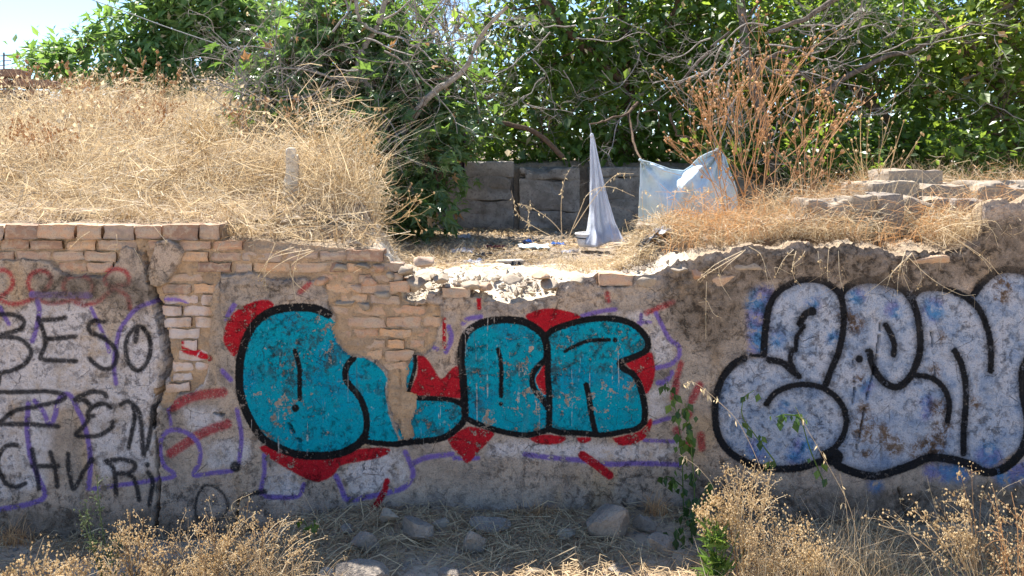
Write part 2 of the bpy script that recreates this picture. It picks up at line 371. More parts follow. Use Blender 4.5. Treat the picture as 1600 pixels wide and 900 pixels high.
poly('pale', [(45,520),(70,450),(150,385),(235,375),(240,190),(300,115),(360,90),(430,90),(505,140),(600,88),(720,110),(780,140),(850,118),(980,150),(1030,100),(1130,50),(1300,60),(1400,160),(1400,700),(1184,700),(1040,795),(830,745),(620,810),(450,750),(260,790),(100,730),(45,620)], A7, False)
poly('blue', [(150,175),(175,125),(215,108),(250,120),(255,160),(240,200),(230,365),(172,365),(165,220)], A7, False)
for p, r in (((820,540),9),((815,580),8),((850,200),16),((700,200),12),((560,150),12),((200,720),14),((370,700),12),((400,180),10),((270,310),10),((1050,740),18),((890,800),14),((940,800),14),((840,795),10),((630,850),9),((1120,810),18),((1170,800),16),((480,300),9),((600,480),10),((340,740),12),((300,560),8)): dot('blue', p, r, A7)
for p, r in (((600,640),20),((650,660),16),((700,700),14),((590,560),8),((575,460),8),((600,740),9),((560,250),12),((530,210),14),((880,640),14),((850,700),18),((800,720),16),((870,560),12),((1110,110),14),((1100,150),10),((855,420),7),((880,300),6),((1000,545),8)): dot('stain', p, r, A7)
# --- where the plaster has come away
HOLE = [(-320,290),(-320,404),(0,404),(60,405),(85,416),(95,428),(130,432),(162,432),(178,414),(190,388),(197,383),(220,398),(226,420),(232,445),(238,462),(246,490),(252,530),(258,570),(262,600),(266,614),(300,614),(318,602),(324,560),(326,500),(330,470),(336,440),(345,427),(400,430),(440,434),(500,437),(515,460),(520,480),(524,497),(519,515),(525,530),(545,556),(575,560),(592,566),(604,580),(607,595),(603,615),(610,640),(622,668),(632,688),(645,682),(640,660),(650,640),(648,618),(634,612),(636,585),(642,556),(660,556),(676,545),(684,520),(690,500),(686,480),(668,476),(650,478),(640,474),(700,440),(700,290)]
poly('hole', HOLE, smooth=False); poly('hole', [(930,424),(990,426),(993,447),(960,449),(935,446)], smooth=False)
poly('hole', [(238,607),(268,607),(272,625),(258,640),(243,630)])
poly('flake', [(245,378),(262,374),(285,385),(290,395),(275,420),(262,443),(245,450),(232,445),(229,425),(238,400)], smooth=False)
CRK = [(222,385),(228,420),(235,450),(238,464),(245,480),(250,510),(256,540),(261,570),(254,590),(250,607),(242,633),(240,667),(245,700),(246,727),(248,760),(249,787),(247,820)]
for i in range(len(CRK)-1): stroke('crack', CRK[i:i+2], [3,4,6,8,10,11,12,11,10,8,4,3,4,4,5,5][i], smooth=False)
for p, w in (([(1375,500),(1368,560),(1350,640),(1338,700)], 2.0), ([(1402,760),(1412,800)], 2.2), ([(470,690),(450,660)], 1.2), ([(374,780),(372,830)], 2), ([(315,640),(345,648),(365,645)], 1.6), ([(1332,560),(1335,600),(1330,645)], 1.4), ([(1455,520),(1462,600)], 1.2)): stroke('crack', p, w)
poly('rough', [(330,430),(520,432),(520,470),(480,475),(400,470),(350,500),(330,560),(325,500)]); poly('rough', [(640,470),(1100,400),(1160,440),(1100,470),(950,470),(880,490),(700,490)], smooth=False)
poly('grime_shade', [(1040,430),(1160,395),(1260,385),(1900,300),(1900,440),(1560,425),(1440,455),(1250,428),(1180,450),(1120,560),(1060,520)], smooth=False)  # dirt along the upper right wall, with tree shade painted into its colour
poly('grime_shade', [(1100,740),(1250,770),(1900,740),(1900,860),(1000,860)], smooth=False); poly('grime_shade', [(-300,800),(0,800),(150,790),(260,800),(400,810),(520,810),(520,870),(-300,870)], smooth=False)
poly('grime_shade', [(60,430),(180,430),(235,460),(200,480),(150,470),(60,470)]); 
def samp(layer, px, py):
    u = np.clip((np.asarray(px, float)-GX0)/GS, 0, NGX-1.001); v = np.clip((np.asarray(py, float)-GY0)/GS, 0, NGY-1.001)
    i, j = u.astype(int), v.astype(int); fu, fv = u-i, v-j; g = G[layer]
    return (g[i, j]*(1-fu)+g[i+1, j]*fu)*(1-fv) + (g[i, j+1]*(1-fu)+g[i+1, j+1]*fu)*fv
def paint_attrs(px, py):
    n = lambda k: np.clip(samp(k, px, py), -20, 20)
    st = lambda *ks: np.stack([n(k) for k in ks], -1)
    return {'pa': st('teal', 'red', 'black', 'purple'), 'pb': st('white', 'tag', 'redtag', 'pale'), 'pc': st('blue', 'stain', 'grime_shade', 'rough'), 'pd': st('fresh', 'hole', 'flake', 'crack')}

# ------------------------------------------------------------------ materials
def paint_over(s, base, P, chip_gain=1.0, wash=1.0):
    """lays the spray paint over a base colour; the masks are distances in photo pixels stored on the mesh"""
    teal, red, black, purple = s.rgba('pa'); white, tg, redtag, pale = s.rgba('pb'); blue, stain, grime_shade, rough = s.rgba('pc')
    fresh = s.rgba('pd')[0]
    nf = s.noise(95, 6, 0.65, P); nm = s.noise(19, 7, 0.66, P, 0.5); nl = s.noise(7, 5, 0.6, P); ns = s.noise(240, 3, 0.6, P)
    wob = s.math('MULTIPLY', s.math('SUBTRACT', nf, 0.5), 5.0)                 # ragged edge in pixels
    def edge(d, a, b, w=1.0): return s.map(s.math('ADD', d, s.math('MULTIPLY', wob, w)), a, b)
    worn = lambda lo, hi, n=nm: s.map(n, lo, hi)
    inv = lambda x: s.math('SUBTRACT', 1.0, x)
    mul = lambda a, b: s.math('MULTIPLY', a, b)
    # specks missing from the paint
    reg = s.map(s.noise(4.2, 3, 0.5, P), 0.36, 0.62, -0.07, 0.075, False)
    speck = s.math('MAXIMUM', s.map(s.math('ADD', s.math('MULTIPLY', nm, s.math('ADD', nf, 0.5)), reg), 0.615, 0.66), s.map(s.math('ADD', s.noise(14, 2, 0.5, P), s.math('MULTIPLY', nf, 0.22)), 0.83, 0.85))
    speck = mul(speck, inv(mul(edge(fresh, -3, 3), 0.92)))
    keep = inv(mul(speck, chip_gain))
    c = base
    wh = mul(mul(edge(white, -9, 9, 2.5), s.map(nl, 0.30, 0.56)), s.map(nm, 0.32, 0.5, 0.35, 0.92))
    c = s.mix(mul(wh, wash), c, s.mix(nf, (0.48, 0.445, 0.455), (0.68, 0.635, 0.64)))
    pl = mul(edge(pale, -4, 4), s.map(s.math('ADD', nm, mul(nf, 0.35)), 0.40, 0.60, 0.45, 0.96))
    c = s.mix(pl, c, s.ramp(s.noise(6.5, 8, 0.7, P, 0.15), [(0.30, (0.10, 0.16, 0.27)), (0.40, (0.21, 0.28, 0.41)), (0.49, (0.34, 0.39, 0.49)), (0.58, (0.43, 0.45, 0.52)), (0.70, (0.38, 0.385, 0.42))]))
    bl = mul(mul(edge(blue, -10, 6, 4), 0.9), s.map(nm, 0.33, 0.52))
    c = s.mix(bl, c, s.mix(s.map(nl, 0.4, 0.6), (0.05, 0.20, 0.42), (0.17, 0.17, 0.38)))
    c = s.mix(mul(mul(edge(stain, -9, 6, 4), s.map(s.math('ADD', nm, mul(nf, .5)), 0.60, 0.84)), 0.9), c, s.mix(nm, (0.05, 0.035, 0.025), (0.22, 0.12, 0.045)))
    c = s.mix(mul(mul(edge(redtag, -3.0, 3.0), 0.82), s.map(nf, 0.28, 0.5)), c, (0.33, 0.016, 0.03))
    c = s.mix(mul(mul(edge(purple, -2.2, 2.0), 0.96), mul(s.map(nf, 0.24, 0.42), keep)), c, s.mix(nm, (0.12, 0.075, 0.28), (0.22, 0.145, 0.42)))
    c = s.mix(mul(mul(edge(red, -1.6, 1.6), s.map(nf, 0.22, 0.40)), keep), c, s.mix(nm, (0.30, 0.006, 0.012), (0.47, 0.016, 0.028)))
    tl = s.mix(nf, (0.0, 0.21, 0.30), (0.0, 0.34, 0.44)); tl = s.mix(s.map(s.noise(3.5, 4, .6, P), .5, .62, 0, .5), tl, (.0, .235, .40))
    dirty = mul(s.map(s.noise(11, 8, 0.78, P, 0.3), 0.47, 0.60), mul(s.map(s.noise(3.0, 3, .5, P), .42, .58, .15, 1), inv(edge(fresh, -3, 3))))
    tl = s.mix(mul(dirty, 0.85), tl, (0.035, 0.05, 0.055))
    c = s.mix(mul(edge(teal, -1.4, 1.0), keep), c, tl)
    c = s.mix(mul(mul(edge(tg, -1.8, 2.6), 0.93), s.map(nf, 0.26, 0.44)), c, (0.018, 0.018, 0.021))
    c = s.mix(mul(edge(black, -1.2, 1.1, s.map(nl, .4, .6, .6, 1.6)), inv(mul(speck, 0.6))), c, (0.010, 0.010, 0.011))
    drip = mul(mul(s.map(s.noise(55, 2, .5, s.mapping(P, (1, 1, .02))), .66, .70), s.map(nl, .48, .55)), mul(edge(teal, -12, 0), .7))
    c = s.mix(drip, c, (.5, .46, .42))
    # halo of overspray round the heavy black lines of the pale piece
    halo = mul(mul(edge(black, -10, 3, 2.0), edge(pale, -16, -4)), 0.62)
    c = s.mix(halo, c, (0.015, 0.016, 0.02))
    return c, nf, nm, nl, ns, grime_shade, rough

def mat_plaster():
    s = NT('painted_plaster'); P = s.pos()
    nbig = s.noise(1.7, 6, 0.62, P, 0.5); nmid = s.noise(6.5, 7, 0.68, P, 0.4); nfin = s.noise(60, 5, 0.7, P)
    base = s.ramp(nbig, [(0.32, (0.27, 0.22, 0.18)), (0.47, (0.41, 0.335, 0.27)), (0.60, (0.48, 0.37, 0.285)), (0.72, (0.42, 0.355, 0.305))])
    base = s.mix(s.map(nmid, 0.45, 0.66, 0, 0.75), base, (0.205, 0.175, 0.155))
    base = s.mix(s.map(s.noise(3.1, 6, 0.6, s.mapping(P, (1, 1, 0.45))), 0.52, 0.66, 0, 0.75), base, (0.46, 0.32, 0.195))
    base = s.mix(s.map(nfin, 0.5, 0.72, 0, 0.55), base, (0.11, 0.095, 0.085))
    base = s.mix(s.map(s.noise(130, 3, 0.6, P), 0.60, 0.70, 0, 0.6), base, (0.47, 0.41, 0.35))
    c, nf, nm, nl, ns, grime_shade, rough = paint_over(s, base, P)
    g = s.math('MULTIPLY', s.map(s.math('ADD', grime_shade, s.math('MULTIPLY', s.math('SUBTRACT', nl, 0.5), 30)), -16, 12), s.map(nm, 0.25, 0.6, 0.35, 0.85))
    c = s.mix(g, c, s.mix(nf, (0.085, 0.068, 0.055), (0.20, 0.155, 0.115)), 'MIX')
    # hairline cracks, rain streaks
    vd = s.voro(9, s.mapping(P, (1, 1, 1)), 'DISTANCE_TO_EDGE')
    hair = s.math('MULTIPLY', s.map(s.math('ADD', vd, s.math('MULTIPLY', s.math('SUBTRACT', nf, 0.5), 0.05)), 0.0, 0.012, 1, 0), s.map(nl, 0.52, 0.6))
    c = s.mix(s.math('MULTIPLY', hair, 0.6), c, (0.04, 0.035, 0.03))
    stre = s.map(s.noise(26, 4, 0.6, s.mapping(P, (1, 1, 0.05))), 0.60, 0.74, 0, 0.45)
    c = s.mix(s.math('MULTIPLY', stre, s.map(nbig, 0.45, 0.6)), c, (0.10, 0.085, 0.072))
    dk = s.math('MULTIPLY', s.map(s.noise(19, 8, 0.78, P, 0.25), 0.50, 0.64), s.map(s.noise(2.6, 3, 0.5, P), 0.38, 0.58, 0.30, 0.95))
    c = s.mix(dk, c, s.mix(1.0, c, (0.36, 0.35, 0.35), 'MULTIPLY'))
    lt = s.math('MULTIPLY', s.map(s.noise(31, 7, 0.75, P, 0.2), 0.60, 0.70), 0.45)
    c = s.mix(lt, c, (0.50, 0.43, 0.36))
    gr2 = s.map(s.noise(210, 2, 0.5, P), 0.54, 0.66, 0, 0.6); c = s.mix(gr2, c, s.mix(1.0, c, (0.4, 0.4, 0.4), 'MULTIPLY'))
    h = s.math('ADD', s.math('MULTIPLY', nf, 1.0), s.math('ADD', s.math('MULTIPLY', ns, 0.5), s.math('MULTIPLY', hair, -1.5)))
    bp = s.bump(s.math('ADD', h, s.math('MULTIPLY', dk, -0.8)), 0.8, 0.014)
    return s.done(c, 0.92, 0.12, bp)
def mat_brick():
    s = NT('old_brick'); P = s.pos(); r = s.rnd()
    base = s.ramp(r, [(0.0, (0.26, 0.165, 0.12)), (0.2, (0.50, 0.30, 0.19)), (0.4, (0.40, 0.30, 0.235)), (0.6, (0.56, 0.345, 0.20)), (0.8, (0.33, 0.255, 0.21)), (1.0, (0.47, 0.27, 0.165))])
    nm = s.noise(22, 6, 0.65, P, 0.5); nf = s.noise(150, 4, 0.7, P)
    base = s.mix(s.map(nm, 0.44, 0.62, 0, 0.7), base, (0.43, 0.345, 0.26))
    base = s.mix(s.map(nf, 0.48, 0.72, 0, 0.6), base, (0.17, 0.115, 0.08))
    base = s.mix(s.map(s.noise(5, 6, .7, P), .52, .66, 0, .6), base, (.20, .165, .14))
    c, *_ = paint_over(s, base, P, 1.4, 0.55)
    bp = s.bump(s.math('ADD', nm, s.math('MULTIPLY', nf, 0.5)), 0.6, 0.012)
    return s.done(c, 0.95, 0.1, bp)
def mat_simple(name, c1, c2, scale=20, c3=None, bump=0.5, rough=0.95, tint=None, pos=True, bd=0.01):
    s = NT(name); P = s.pos() if pos else s.objv()
    n1 = s.noise(scale, 6, 0.65, P, 0.4); n2 = s.noise(scale*7, 4, 0.7, P)
    c = s.mix(s.map(n1, 0.36, 0.64), c1, c2)
    if c3: c = s.mix(s.map(n2, 0.5, 0.7, 0, 0.7), c, c3)
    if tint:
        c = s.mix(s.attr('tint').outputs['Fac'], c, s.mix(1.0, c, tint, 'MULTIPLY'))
    return s.done(c, rough, 0.15, s.bump(s.math('ADD', n1, s.math('MULTIPLY', n2, 0.6)), bump, bd))
def mat_leaf(name, dark, light, tdark, tlight, fac=0.45, rough=0.45, spec=0.4):
    s = NT(name); t = s.attr('tint').outputs['Fac']
    return s.leafy(s.mix(t, dark, light), s.mix(t, tdark, tlight), fac, rough, spec)
M_PLASTER = mat_plaster(); M_BRICK = mat_brick()
M_MORTAR = mat_simple('crumbling_mortar', (0.46, 0.325, 0.21), (0.33, 0.235, 0.155), 14, (0.20, 0.15, 0.105), 0.9, bd=0.02)
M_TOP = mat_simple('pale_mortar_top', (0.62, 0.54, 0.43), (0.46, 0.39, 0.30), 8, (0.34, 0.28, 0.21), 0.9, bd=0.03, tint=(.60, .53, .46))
M_STONE = mat_simple('grey_stone', (0.25, 0.215, 0.185), (0.35, 0.295, 0.24), 14, (0.13, 0.108, 0.09), 1.0, bd=0.02)
M_STONE2 = mat_simple('tan_stone', (0.36, 0.29, 0.215), (0.27, 0.225, 0.18), 11, (0.17, 0.14, 0.11), 0.6)
M_BLOCK = mat_simple('weathered_block', (0.29, 0.265, 0.24), (0.16, 0.145, 0.13), 5, (0.09, 0.082, 0.075), 0.7)
M_DIRT = mat_simple('dry_dirt', (0.30, 0.235, 0.175), (0.20, 0.16, 0.125), 5, (0.11, 0.088, 0.07), 0.9, bd=0.03)
M_GROUND = mat_simple('dusty_ground', (0.52, 0.405, 0.295), (0.41, 0.31, 0.22), 2.5, (0.25, 0.19, 0.135), 0.9, bd=0.03)
M_BARK = mat_simple('grey_bark', (0.20, 0.165, 0.135), (0.10, 0.08, 0.065), 26, (0.05, 0.04, 0.033), 0.7)
M_DEAD = mat_simple('bleached_dead_wood', (0.36, 0.325, 0.29), (0.22, 0.19, 0.165), 30, (0.10, 0.085, 0.07), 0.5)
M_BROWNBARK = mat_simple('brown_bark', (0.16, 0.105, 0.07), (0.09, 0.062, 0.045), 26, (0.04, 0.03, 0.022), 0.7)
M_STRAW = mat_leaf('dry_straw', (0.27, 0.165, 0.08), (0.82, 0.70, 0.49), (0.29, 0.19, 0.09), (0.68, 0.55, 0.35), 0.38, 0.6, 0.25)
M_LITTER = mat_leaf('straw_litter', (0.26, 0.175, 0.10), (0.70, 0.54, 0.33), (0.18, 0.12, 0.06), (0.48, 0.34, 0.18), 0.2, 0.8, 0.1)
M_RUST = mat_leaf('rusty_dry_stem', (0.46, 0.25, 0.115), (0.68, 0.43, 0.22), (0.42, 0.2, 0.07), (0.6, 0.34, 0.14), 0.25, 0.7, 0.2)
M_SEED = mat_leaf('tan_seed_head', (0.50, 0.38, 0.22), (0.82, 0.69, 0.46), (0.54, 0.40, 0.21), (0.78, 0.64, 0.39), 0.5, 0.8, 0.1)
M_FIG = mat_leaf('fig_leaf', (0.05, 0.105, 0.038), (0.15, 0.235, 0.085), (0.09, 0.18, 0.025), (0.24, 0.38, 0.06), 0.42, 0.36, 0.6)
M_MUL = mat_leaf('mulberry_leaf', (0.045, 0.095, 0.02), (0.13, 0.21, 0.045), (0.12, 0.22, 0.016), (0.32, 0.44, 0.05), 0.48, 0.40, 0.5)
M_VINE = mat_leaf('bright_leaf', (0.07, 0.13, 0.022), (0.18, 0.26, 0.05), (0.22, 0.33, 0.025), (0.44, 0.52, 0.07), 0.5, 0.42, 0.45)
M_AIL = mat_leaf('feathery_leaf', (0.075, 0.16, 0.05), (0.19, 0.29, 0.10), (0.13, 0.26, 0.035), (0.30, 0.44, 0.09), 0.45, 0.5, 0.35)
M_OLIVE = mat_leaf('dark_hedge_leaf', (0.03, 0.065, 0.018), (0.08, 0.135, 0.035), (0.08, 0.15, 0.016), (0.2, 0.3, 0.04), 0.45, 0.5, 0.35)
M_GREEN = mat_leaf('weed_green', (0.05, 0.105, 0.02), (0.14, 0.22, 0.05), (0.10, 0.2, 0.02), (0.25, 0.36, 0.06), 0.4, 0.5, 0.3)
M_SAGE = mat_leaf('pale_sage_green', (0.13, 0.17, 0.08), (0.25, 0.29, 0.15), (0.14, 0.19, 0.06), (0.25, 0.30, 0.12), 0.35, 0.6, 0.2)

# ------------------------------------------------------------------ the land
BWY = 3.9                                              # distance of the low block wall behind the front wall
def terrain(x, y):
    """height of the raised ground behind the wall"""
    x = np.asarray(x, float); y = np.asarray(y, float)
    d = y + D0; px = 800 + x*F/d
    left = 1.56 + 0.18*np.minimum(y, 5.5) + 0.02*np.maximum(y-5.5, 0)
    mid = 1.235 + 0.01*y + 0.68*sstep(BWY-0.02, BWY+0.25, y) + 0.03*np.maximum(y-BWY, 0)
    right = 1.47 + 0.08*sstep(0.1, 0.6, y) + 0.06*np.maximum(y-0.9, 0)
    wl_ = 1 - sstep(430, 640, px) ; wl0 = 1 - sstep(560, 640, px)
    wl_ = wl0*(1-sstep(0.3, 2.5, y)) + wl_*sstep(0.3, 2.5, y)
    bb_ = 0.42 + 0.15*y + 1.5*sstep(0.75, 1.35, y); wr = sstep(bb_, bb_ + 0.5, x)
    z = mid*(1-wl_)*(1-wr) + left*wl_ + right*wr*(1-wl_)
    return z + 0.035*fbm(x*1.7, y*1.7, 4, 5) + 0.012*fbm(x*9, y*9, 3, 8)
def ground_z(x, y):
    x = np.asarray(x, float); y = np.asarray(y, float)
    return 0.03*sstep(-0.9, -0.05, y)*sstep(-1.5, -.6, x)*sstep(1.6, .9, x) - .13*sstep(-.9, -1.7, x) - .05*sstep(.9, 1.5, x) + 0.03*fbm(x*1.3, y*1.3, 4, 31) + 0.018*fbm(x*8, y*8, 3, 33) - 0.02
def sheet(name, xs, ys, zf, mat):
    X, Y = np.meshgrid(xs, ys, indexing='ij'); V = np.stack([X, Y, zf(X, Y)], -1).reshape(-1, 3)
    return tag(link(name, make_mesh(name, V, grid_faces(len(xs), len(ys)), mat, smooth=True)), kind='structure')
def graded(a, b, near, far, c0, c1):
    """coordinates from a to b, spaced `near` between c0 and c1 and coarser outside"""
    out = [c0]
    while out[-1] < c1: out.append(out[-1] + near)
    s = near
    while out[-1] < b: s = min(s*1.35, far); out.append(out[-1] + s)
    s = near; lo = []; v = c0
    while v > a: s = min(s*1.35, far); v -= s; lo.append(v)
    return np.array(lo[::-1] + out)
sheet('ground', graded(-150, 150, 0.035, 12, -3.4, 3.4), graded(-150, 220, 0.035, 12, -1.3, 0.2), lambda x, y: ground_z(x, y)*(1-sstep(6, 20, np.hypot(x, y))), M_GROUND)
sheet('raised_ground', graded(-16, 16, 0.05, 1.2, -4.2, 4.2), np.concatenate([np.arange(0.40, 5.5, 0.05), np.arange(5.5, 26, 0.6)]), lambda x, y: terrain(x, y) - 0.02*(1-sstep(0.4, 0.6, y)), M_DIRT)

# ------------------------------------------------------------------ the painted wall
TOPP = np.array([(-320,353),(342,353),(346,374),(400,378),(470,384),(540,388),(590,392),(604,402),(612,420),(622,440),(626,468),(640,474),(664,475),(668,462),(690,460),(694,452),(722,452),(726,464),(752,466),(756,474),(800,476),(812,470),(850,471),(868,466),(873,446),(935,430),(990,432),(1040,425),(1075,408),(1100,402),(1160,392),(1250,380),(1340,386),(1400,398),(1440,396),(1500,386),(1534,374),(1541,318),(1560,308),(1950,305)], float)
def top_px(px):
    px = np.asarray(px, float)
    n = 5*fbm(px/34, px*0, 3, 51) + 2.0*fbm(px/7, px*0+3, 2, 52)
    calm = sstep(345, 360, px)
    n = n + sstep(1000, 1060, px)*(5*np.round(2.2*fbm(px/30, px*0+9, 2, 53))/1.5 + 3*fbm(px/5, px*0+5, 2, 54))
    return np.interp(px, TOPP[:, 0], TOPP[:, 1]) + n*calm + (1-calm)*4
def wall_front(px, py):
    """y of the wall face (negative = towards the viewer) and the plaster mask"""
    x, z = px/279.1, py/279.1
    hole = samp('hole', px, py) + 4.5*fbm(px/11, py/11, 3, 61) + 9*fbm(px/34, py/34, 2, 60)*sstep(300, 345, px)*sstep(640, 560, px)*sstep(500, 470, py)
    pl = 1 - sstep(-2.0, 1.5, hole)
    big = -0.016*fbm(px/150, py/150, 3, 62) - 0.004*fbm(px/26, py/26, 3, 63) - 0.0016*fbm(px/7, py/7, 2, 64)
    rough = sstep(-10, 6, samp('rough', px, py))
    big = big - rough*(0.012*fbm(px/16, py/12, 3, 65) + 0.006*fbm(px/6, py/6, 2, 66)) + rough*0.006
    gr = sstep(-14, 6, samp('grime_shade', px, py))*(py < 560)
    big = big - gr*sstep(60, 10, py - top_px(px))*(0.013*fbm(px/30, py/16, 3, 67) + .006*fbm(px/9, py/7, 2, 57))
    mort = 0.031 - 0.014*fbm(px/30, py/20, 3, 68) - 0.006*fbm(px/6, py/5, 2, 69)
    y = mort*(1-pl) + big*pl
    fl = sstep(-1.5, 2.0, samp('flake', px, py) + 2*fbm(px/9, py/9, 2, 70)); y = y*(1-fl) + (-0.018 + 0.0003*(py-412) + 0.3*big)*fl
    cr = sstep(-0.3, 0.4, samp('crack', px, py) + 1.8*fbm(px/8, py/8, 2, 71)); y = y + cr*0.11
    y = y - 0.035*sstep(740, 830, py)                                           # foot spreads
    y = y + 0.02*sstep(14, 0, py - top_px(px))                                   # rounded top arris
    return y, np.maximum(pl, fl)
wall = empty('plastered_brick_wall', (0, 0.2, 0), 'long ruined brick wall with peeling plaster and three spray painted graffiti pieces', 'wall'); wall['kind'] = 'thing'
cols = np.arange(-300, 1901, 2.0); NR = 245
tp = top_px(cols); vv = np.linspace(0, 1, NR)
PX = np.repeat(cols[:, None], NR, 1); PY = 856 + (tp[:, None]-856)*vv[None]
YY, PLM = wall_front(PX, PY)
Vw = np.stack([(PX-800)*D0/F, YY, CZ + (HOR-PY)*D0/F], -1).reshape(-1, 3)
Fw = grid_faces(len(cols), NR)
fm = PLM.reshape(-1)[Fw].mean(1) > 0.5
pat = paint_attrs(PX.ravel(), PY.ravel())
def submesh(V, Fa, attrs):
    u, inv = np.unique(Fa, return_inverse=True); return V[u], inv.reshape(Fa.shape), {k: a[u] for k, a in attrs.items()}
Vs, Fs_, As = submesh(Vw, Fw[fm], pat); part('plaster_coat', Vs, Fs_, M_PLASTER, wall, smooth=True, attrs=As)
Vs, Fs_, As = submesh(Vw, Fw[~fm], pat); part('mortar_bed', Vs, Fs_, M_MORTAR, wall, smooth=True)
# top of the wall: from the broken front arris back to the earth
NV = 34; vy = np.linspace(0, 1, NV)**1.3
xt = Vw.reshape(len(cols), NR, 3)[:, -1]
yb = 0.95
TX = np.repeat(xt[:, :1], NV, 1); TY = xt[:, 1:2] + (yb - xt[:, 1:2])*vy[None]
zb = terrain(TX, np.maximum(TY, 0.3)) + 0.012; zb = zb*sstep(.2, .56, TY) + np.minimum(zb, xt[:, 2:3] + .02)*(1-sstep(.2, .56, TY))
bl = sstep(0.0, 0.55, vy)[None]
TZ = xt[:, 2:3]*(1-bl) + zb*bl + (0.04*fbm(TX*6, TY*6, 3, 81) + 0.016*np.abs(fbm(TX*18, TY*18, 3, 82)) + 0.02*np.round(1.6*fbm(TX*4, TY*5, 2, 84)))*sstep(0, 0.12, vy)[None]*(1-0.6*bl)
part('wall_top', np.stack([TX, TY, TZ], -1).reshape(-1, 3), grid_faces(len(cols), NV), M_TOP, wall, smooth=True, attrs={'tint': np.repeat(np.clip(1 - sstep(555, 600, cols) + sstep(1040, 1120, cols), 0, 1), NV)*1.0})  # breach paler than either side: its sunlit band painted into the mortar colour

def brick_mesh(px0, px1, py0, py1, front, depth, rng, wear=0.006, tilt=0.0):
    nx, nz, ny = 9, 4, 2
    u = np.linspace(0, 1, nx+1); v = np.linspace(0, 1, nz+1)
    U, Vv = np.meshgrid(u, v, indexing='ij')
    eu = np.minimum(U, 1-U)*(px1-px0); ev = np.minimum(Vv, 1-Vv)*(py1-py0)
    rad = rng.uniform(3.0, 6.5)
    cr = np.clip(1-eu/rad, 0, 1)**2 + np.clip(1-ev/rad, 0, 1)**2
    X = px0 + (px1-px0)*U; Y = py0 + (py1-py0)*Vv
    ox, oy = rng.uniform(0, 900, 2)
    wob = 4.2*fbm((X+ox)/13, (Y+oy)/13, 2, 91); wob2 = 3.4*fbm((X+ox)/13, (Y+oy)/13, 2, 92)
    dep = front + 0.010*np.minimum(cr, 1.5) - wear*fbm((X+ox)/10, (Y+oy)/10, 3, 93)
    Xp = X + wob*0.7; Yp = Y + wob2*0.7 + tilt*(U-0.5)
    layers = [np.stack([(Xp-800)*D0/F, dep, CZ+(HOR-Yp)*D0/F], -1)]
    b = layers[0].copy(); b[..., 1] = front + depth; layers.append(b)
    V = np.concatenate([l.reshape(-1, 3) for l in layers]); n = (nx+1)*(nz+1)
    idx = np.arange(n).reshape(nx+1, nz+1)
    ring = np.concatenate([idx[:, 0], idx[-1, 1:], idx[-2::-1, -1], idx[0, -2:0:-1]])
    r2 = np.roll(ring, -1)
    Fr = np.concatenate([grid_faces(nx+1, nz+1), np.stack([ring, r2, r2+n, ring+n], -1)])
    pxx = np.concatenate([X.ravel()]*2); pyy = np.concatenate([Y.ravel()]*2)
    return V, Fr, paint_attrs(pxx, pyy)
rb = np.random.default_rng(21)
def lay_brick(px0, px1, py0, py1, front, depth=0.10, wear=0.006, tilt=0):
    V, Fr, A = brick_mesh(px0, px1, py0, py1, front, depth, rb, wear, tilt)
    part('brick', V, Fr, M_BRICK, wall, center=True, smooth=True, attrs=A)
# loose coping course on the left
x = -300.0
while x < 338:
    w = rb.uniform(40, 62); x1 = min(x + w, 343)
    if 343 - x1 < 20: x1 = 343
    lay_brick(x+1.2, x1-1.2, 353+rb.uniform(-1.5, 1.5), 374+rb.uniform(-1.5, 1), -0.014+rb.uniform(-0.006, 0.006), 0.16, 0.009, rb.uniform(-1.5, 1.5)); x = x1
# exposed courses
row = 0; py = 376.0
while py < 625:
    h = rb.uniform(12.8, 15.4)
    x = -300.0 - rb.uniform(0, 50)
    while x < 700:
        w = rb.uniform(46, 66) if rb.random() > 0.22 else rb.uniform(22, 34); x1 = x + w
        a, b = x+1.6, x1-1.6
        if a > 310 and py < 560 and x < 345: a, b = a, b
        cx, cy = (a+b)/2, py + h/2
        ins = samp('hole', np.linspace(a+3, b-3, 7), np.full(7, cy))
        ok = (ins > 1.5) & (samp('crack', np.linspace(a+3, b-3, 7), np.full(7, cy)) < -9)
        inside_neck = cx > 590 and cy > 575
        if ok.sum() >= 3 and not inside_neck and top_px(cx) < py - 1 and samp('flake', cx, cy) < -3:
            g = np.linspace(a+3, b-3, 7)[ok]
            a2, b2 = max(a, g.min()-9), min(b, g.max()+9)
            if b2 - a2 > 13:
                mid = 345 < cx
                lay_brick(a2, b2, py+rb.uniform(-.8, .8), py+h+rb.uniform(-.8, .8), (0.017 if mid else 0.011)+rb.uniform(-0.008, 0.010), 0.09, 0.013 if not mid else 0.018, rb.uniform(-2, 2))
        x = x1 + rb.uniform(0, 3)
    py += h + rb.uniform(2.4, 3.6); row += 1
for a, b, c, d in ((938, 990, 429, 446), (540, 600, 392, 408), (610, 640, 440, 456), (690, 735, 452, 466)):
    lay_brick(a, b, c, d, -0.006, 0.14, 0.012, 1.5)

